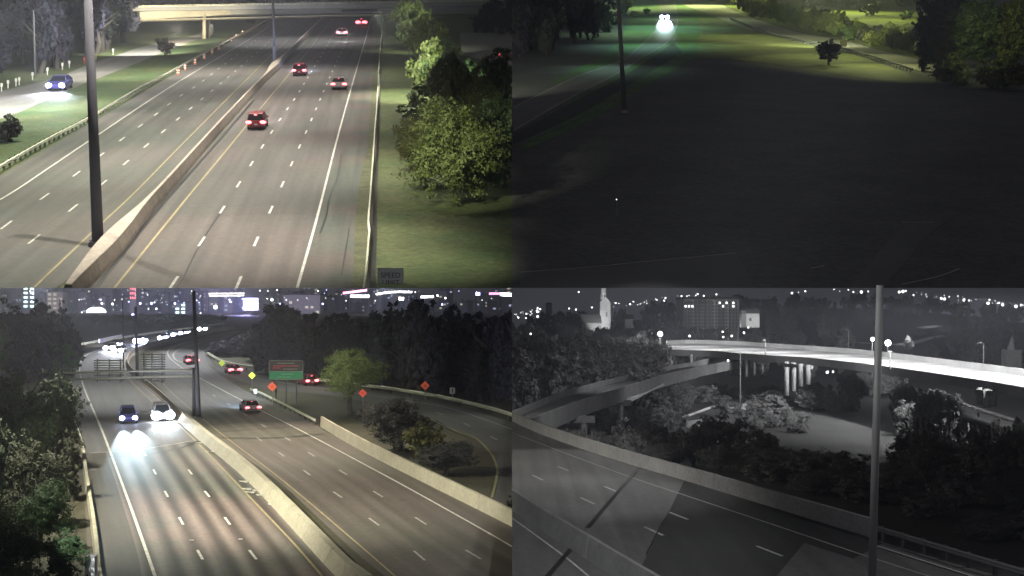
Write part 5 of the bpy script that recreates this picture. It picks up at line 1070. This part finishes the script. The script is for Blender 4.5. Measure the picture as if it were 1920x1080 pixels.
tw = thing('water_tower', atY(1029, 590, 760), 'small round topped tower standing on the skyline at the left', 'tower'); mb = MB(); a = atY(1029, 600, 760); b = atY(1029, 570, 760); mb.tube(a, b, 1.6, 1.9, 10); wlink('shaft', mb.me(), M_gconcd, tw); mb = MB(); mb.ball(b, 2.1, 10, .5); wlink('dome', mb.me(True), M_gconcd, tw)
hb = thing('house', atY(1170, 640, 470), 'small pale gabled house among the trees below the church', 'house'); hbox(hb, 'wall', 1172, 1187, 598, 615, 470, 5, M_gconcd)
mb = MB(); a = atY(1170, 598, 470); b = atY(1189, 598, 470); mb.add([(a.x, 469.6, a.z), (b.x, 469.6, a.z), (b.x, 472.5, a.z+1.6), (a.x, 472.5, a.z+1.6), (a.x, 475.4, a.z), (b.x, 475.4, a.z)], [(0, 1, 2, 3), (3, 2, 5, 4), (0, 3, 4), (1, 5, 2)]); wlink('roof', mb.me(), M_gdark, hb)
wt = thing('chapel', atY(1898, 690, 300), 'pale pointed structure in front of the trees at the far right', 'tower'); a = atY(1896, 656, 300); mb = MB(); mb.tube(a, atY(1898, 630, 300), .95, .1, 6); wlink('spire', mb.me(), M_gconc, wt); mb = MB(); mb.box((a.x+.8, 302, a.z-2), (3.5, 3, 4)); wlink('wall', mb.me(), M_gconcd, wt)
# trees
def tr(u, vt, Y, hw, tm, m, label, group=None, z=None, **k):
    x = (u-PU)/F*Y; z0 = hz(max(x, .01), Y) if z is None else z; h = CAMZ+(PV-vt)/F*Y-z0
    return tree(Vector((x, Y, z0)), max(2, h), hw*Y/F, tm, m, label, group, **k)
def trw(key, u, vt, Y, hw):
    x = (u-PU)/F*Y; z0 = hz(max(x, .01), Y); h = CAMZ+(PV-vt)/F*Y-z0; to_wood(key, Vector((x, Y, z0)), max(2, h), hw*Y/F, 'far')
for i in range(95):
    u = rnd.uniform(955, 1960); Y = rnd.uniform(640, 830); vt = skyrow(u)+rnd.uniform(-6, 8) - (0 if Y > 700 else -6)
    if 1100 < u < 1160: continue
    trw('ridge', u, vt, Y, rnd.uniform(9, 17))
flush_wood('wood', 'ridge', M_gleafD, 'dark wooded ridge along the skyline of the hill')
for i in range(170):
    u = rnd.uniform(955, 1960); Y = rnd.uniform(380, 600); w = (Y-380)/220
    vt = (640-(640-skyrow(u)-8)*w)+rnd.uniform(-8, 8)
    if 1275 < u < 1430: vt = max(vt, 612); Y = min(Y, 470)
    if 1085 < u < 1150: vt = max(vt, 612); Y = min(Y, 560)
    if 1600 < u < 1780 and rnd.random() < .6: continue
    if 1700 < u < 1785: vt = max(vt, 622)
    trw('hill', u, vt, Y, rnd.uniform(10, 20))
flush_wood('wood', 'hill', M_gleafD, 'dark wooded hillside behind the lit bridge')
for i in range(52):
    u = rnd.uniform(950, 1250); Y = rnd.uniform(230, 370); vt = 612+(370-Y)*.3+rnd.uniform(-10, 22)+max(0, (u-1100))*.1
    tr(u, vt, Y, rnd.uniform(30, 46), 'mid', [M_gleaf, M_gleafD, M_gleaf, M_gleafD][i % 4] if u < 1100 else [M_gleafD, M_gleaf][i % 2], 'bushy grey tree on the slope beyond the ramp', 'trees beyond the ramp', low=0)
for i in range(40):
    u = rnd.uniform(1180, 1460); Y = rnd.uniform(225, 330); vt = 706+(330-Y)*.32+rnd.uniform(0, 14)
    if u < 1330 and vt < 722: vt = 722
    if u < 1262: vt = max(vt, 762); Y = min(Y, 240)
    if u > 1330: vt += 10
    tr(u, vt, Y, rnd.uniform(18, 30), 'mid', [M_gleafD, M_gleaf][i % 2], 'dark shrub on the slope between ramp and lower road', 'shrubs between ramp and lower road', low=0, name='shrub', cat='shrub', trunk=False)
fg = [(1075, 800, 132, 34), (1120, 800, 140, 30), (1165, 775, 150, 28), (1215, 792, 140, 34), (1260, 800, 140, 34), (1300, 790, 138, 30), (1340, 778, 150, 34), (1385, 788, 140, 34), (1425, 800, 135, 36), (1466, 830, 130, 36), (1505, 846, 120, 34), (1545, 838, 120, 30), (1590, 850, 118, 34), (1350, 830, 120, 36), (1440, 850, 112, 40), (1240, 830, 128, 30), (1180, 808, 135, 28), (1530, 880, 105, 46), (1610, 890, 100, 46), (1680, 860, 105, 50),
      (1700, 800, 170, 34), (1745, 790, 160, 40), (1720, 850, 120, 44), (1780, 830, 130, 46), (1840, 830, 125, 50), (1900, 815, 140, 50), (1800, 900, 98, 56), (1880, 890, 96, 60), (1740, 925, 92, 50), (1850, 960, 84, 62), (1925, 950, 84, 56), (1700, 750, 220, 26), (1730, 735, 240, 26)]
for i, (u, vt, Y, hw) in enumerate(fg):
    tr(u, vt+rnd.uniform(-4, 8), Y, hw*(1.5 if u < 1690 else 1.15), 'big' if Y < 135 and i % 2 else 'mid', [M_gleafD, M_gleaf, M_gleafD][i % 3] if u < 1690 else [M_gleaf, M_gleafD][i % 2], 'dark grey tree rising below the near parapet', 'trees below the near road', low=0)
for i in range(34):
    u = rnd.uniform(1500, 1790); Y = rnd.uniform(235, 300) if u > 1600 else rnd.uniform(200, 260); vt = (692+(u-1500)*.12+rnd.uniform(0, 34)) if u > 1600 else rnd.uniform(712, 760)
    if 1590 < u < 1690: Y = rnd.uniform(324, 334); vt = rnd.uniform(694, 712)
    if u < 1600: Y = rnd.uniform(262, 300)
    tr(u, vt, Y, rnd.uniform(18, 28), 'mid', [M_gleaf, M_gleafD][i % 2], 'shrub under the lit bridge', 'shrubs under the bridge', low=0, name='shrub', cat='shrub', trunk=False)
for i in range(22):
    u = rnd.uniform(1700, 1960); Y = rnd.uniform(100, 150); vt = rnd.uniform(800, 900)
    tr(u, vt, Y, rnd.uniform(30, 44), 'mid', [M_gleaf, M_gleafD][i % 2], 'grey tree in the thicket right of the thick pole', 'thicket right of the thick pole', low=0)
for i in range(30):
    u = rnd.uniform(1700, 1960); Y = rnd.uniform(150, 190); vt = rnd.uniform(765, 800)+(u-1800)*.1
    tr(u, vt, Y, rnd.uniform(10, 20), 'far', [M_gleaf, M_gleafD][i % 2], 'shrub beside the right lower road', 'shrubs beside the right lower road', low=0, name='shrub', cat='shrub', trunk=False)
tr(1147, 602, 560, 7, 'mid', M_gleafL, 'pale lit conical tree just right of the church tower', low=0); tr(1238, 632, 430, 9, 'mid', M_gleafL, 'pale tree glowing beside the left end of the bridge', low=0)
for i in range(16):
    u = 1405+i*7+rnd.uniform(-3, 3); Y = rnd.uniform(215, 255); tr(u, rnd.uniform(764, 800), Y, rnd.uniform(12, 18), 'mid', [M_gleafD, M_gleaf][i % 2], 'low shrub left of the mown slope', 'shrubs left of the mown slope', low=0, name='shrub', cat='shrub', trunk=False)
# distant lights
rl = random.Random(21)
def fl(u, v, Y, r, m=E_g, lb='small distant light on the skyline', g='skyline lights'): far_lamp(u, v, Y, r, m, lb, g)
for i in range(95):
    u = rl.choice([rl.uniform(1150, 1250), rl.uniform(1270, 1345), rl.uniform(1440, 1920), rl.uniform(1700, 1920), rl.uniform(962, 1015)]); v = skyrow(u)-rl.uniform(0, 9)
    fl(u, v, 636, rl.choice([.16, .22, .3, .42]), E_g if i % 3 else E_g2)
for u, v, r in [(1278, 559, 1.0), (1286, 560, 1.2), (1294, 559, 1.0), (1303, 558, 1.1), (1309, 558, 1.1), (1318, 557, 1.0), (1615, 546, 1.6), (1600, 546, .9), (1628, 545, .8), (1686, 546, 1.4), (1693, 545, 1.6), (1698, 544, 1.0), (1765, 558, 1.4), (1771, 559, 1.5), (1807, 562, 1.0), (1817, 562, 1.0), (1853, 567, 1.5), (1880, 570, 1.5), (1905, 573, 1.7), (1915, 570, 1.1), (1085, 546, .9), (1008, 576, .9), (1067, 577, .9), (1080, 579, 1.0), (1110, 575, .9), (972, 594, 1.0), (986, 595, .8), (1008, 592, 1.3), (1485, 548, 1.2)]:
    fl(u, v+1.5, 634, r*.45, E_g, 'stronger distant light on the skyline', 'bright skyline lights')
for u, v, r in [(1183, 639, 1.0), (1102, 642, .7), (1096, 651, .5), (1144, 662, .7), (1163, 660, .8), (1170, 649, .6), (1168, 650, .4), (995, 626, .7), (1065, 675, .6), (1111, 671, .4), (1293, 630, .8), (1355, 622, .7), (1372, 630, .8), (1356, 632, .7), (1395, 624, .8), (1403, 614, .6), (1208, 653, 1.1), (1216, 651, 1.5), (1219, 655, 1.3), (1365, 676, .7), (1551, 698, .9), (1562, 697, .6), (1116, 664, .5)]:
    fl(u, v, 375 if v < 665 else 250, r*.4 if v < 665 else r*.28, E_g, 'small light shining among the hillside trees', 'lights among the trees')
for u, v, r, Y, lb in ((1238, 626, 1.0, 420, 'bright street lamp above the left end of the lit bridge'), (1665, 643, 1.0, 345, 'largest dazzling lamp just right of the thick pole'), (1636, 636, .62, 345, 'second dazzling lamp just left of the thick pole')):
    a = atY(u, v, Y); t = thing('street_lamp', (a.x, a.y, hz(a.x, a.y)), lb, 'street lamp'); mb = MB(); mb.tube((a.x, a.y+.4, hz(a.x, a.y)), (a.x, a.y+.4, a.z), .15, .1, 8); wlink('pole', mb.me(), M_gmetal, t); mb = MB(); mb.ball(a, r*.8, 12); wlink('lamp_head', mb.me(True), glow('grey_lamp_glare', (1, 1, 1), 14), t)
stamp('LR', B0)
W1 = (1, 1, 1)
for u, v, p_ in ((1290, 650, 40000), (1370, 655, 36000), (1450, 660, 34000), (1530, 667, 40000), (1610, 676, 44000), (1690, 686, 46000), (1770, 698, 46000), (1850, 708, 44000), (1930, 720, 44000)):
    q = at(BD, u, v); [spot((q2.x, q2.y-10, q2.z+12), (q2.x, q2.y+7, q2.z), p_*(.62 if u > 1600 else .4), 100, .8, W1) for q2 in (q, q.lerp(at(BD, u+40, v+5.5), 1.0))]
q = atY(1135, 590, 600); spot((q.x, 575, q.z-4), (q.x, 601, q.z), 16000, 60, .5, W1); spot((q.x-1, 585, q.z-2), (q.x-4, 596, q.z-3.5), 3000, 60, .7, W1)
spot(atY(1131, 575, 580), atY(1131, 545, 602), 5000, 30, .6, W1)
q = atY(1411, 600, 500); spot((q.x+2, 488, q.z+1), (q.x, 500, q.z), 3500, 70, .5, W1)
spot(atY(1705, 620, 425), atY(1705, 645, 440), 5000, 90, .5, W1); spot(atY(1752, 595, 600), atY(1750, 613, 612), 7000, 90, .5, W1); point(atY(1238, 626, 416), 6000, W1, .5); point(atY(1650, 640, 340), 5000, W1, .5); point(atY(1215, 648, 372), 2500, W1, .4); point(atY(1372, 620, 505), 1200, W1, .4)
point(atY(1558, 694, 245), 900, W1, .3); spot(atY(1820, 765, 165), atY(1850, 740, 190), 1600, 60, .8, W1)  # the spot is an added fill on the dark bridge piers
def spotR(src, pl, tu, tv, power, size, blend=.8): return spot(rel(*src), at(pl, tu, tv), power, size, blend, W1)
spotR((9, 8, 13), DK, 1075, 975, 150000, 21, .9); spotR((9, 8, 13), DK, 1120, 860, 160000, 9, .6); spotR((12, 92, 4), DK, 1120, 925, 4500, 74, .7); spotR((10, 122, 3), DK, 1040, 865, 4000, 62, .6); spot(rel(8, 52, 3), rel(15.4, 55, -5), 1500, 110, .8, W1)  # first two: camera-side fills added for the road; last: fill on the pole
spotR((36, 62, 6), DK, 1560, 1075, 3500, 78, .3)
spotR((18, 140, 6), RA, 1090, 770, 17000, 84); spotR((28, 205, 12), RA, 1200, 722, 24000, 110); spotR((52, 232, 22), VA, 1590, 782, 3500, 100, .9); spotR((80, 130, 10), VA, 1850, 900, 9000, 110)
spotR((28, 330, 25), VA, 1180, 680, 40000, 110); spotR((120, 420, 40), VA, 1500, 660, 26000, 120); spotR((60, 270, 18), VA, 1450, 740, 4500, 100)

# =================================================================== keep every quarter on its own land
def clip_all():
    lip = Vector((0, 35/F, -1)).normalized()          # the front lip of the hillside terrace
    cp = Vector((0, 0, CAMZ)); bpy.context.view_layer.update()
    fresh = {}
    for o in list(bpy.data.objects):
        q = QUARTER.get(o.name)
        if q is None or o.type != 'MESH': continue
        mw = o.matrix_world; bb = [mw @ Vector(c) for c in o.bound_box]
        planes = []
        sx_ = 1 if q in ('UL', 'LL') else -1
        d = [sx_*b.x for b in bb]
        if min(d) >= 0.001 if q in ('UL', 'LL') else min(d) >= 0.001: kill = True
        else: kill = False
        if max(d) > 0.001: planes.append((Vector((0, 0, 0)), Vector((sx_, 0, 0))))
        if q in ('UL', 'UR'):
            e = [lip.dot(b-cp) for b in bb]
            if min(e) >= 0: kill = True
            if max(e) > 0: planes.append((cp, lip))
        if kill: bpy.data.objects.remove(o); continue
        if not planes: continue
        me = o.data.copy(); bm = bmesh.new(); bm.from_mesh(me); inv = mw.inverted(); nt = mw.to_3x3().transposed()
        for co, no in planes:
            bmesh.ops.bisect_plane(bm, geom=bm.verts[:]+bm.edges[:]+bm.faces[:], plane_co=inv @ co, plane_no=(nt @ no).normalized(), clear_outer=True, dist=1e-5)
        if len(bm.faces) == 0: bm.free(); bpy.data.objects.remove(o); continue
        sl = o.material_slots[0].material if o.material_slots else None; obj_linked = o.material_slots and o.material_slots[0].link == 'OBJECT'
        bm.to_mesh(me); bm.free(); o.data = me
        if obj_linked: o.material_slots[0].link = 'OBJECT'; o.material_slots[0].material = sl
    for _ in range(3):
        for o in list(bpy.data.objects):
            if o.type == 'EMPTY' and not o.children: bpy.data.objects.remove(o)
clip_all()


# =================================================================== added haze
HAZE = .0006  # volume added to lift the blacks and soften contrast
hz_ = MB(); hz_.box((0, 1400, 97), (2600, 2860, 256)); hzo = link('haze', hz_.me(), None)
hm = bpy.data.materials.new('night_haze'); hm.use_nodes = True; hn = hm.node_tree.nodes; hn.remove(hn['Principled BSDF'])
pv = hn.new('ShaderNodeVolumePrincipled'); pv.inputs['Density'].default_value = HAZE; pv.inputs['Color'].default_value = (.84, .87, 1, 1); pv.inputs['Anisotropy'].default_value = .3
hm.node_tree.links.new(pv.outputs[0], hn['Material Output'].inputs['Volume']); hzo.data.materials.append(hm); tag(hzo, 'thin night haze hanging over the roads and the valley', None, None, 'stuff')
hzo.data.update()
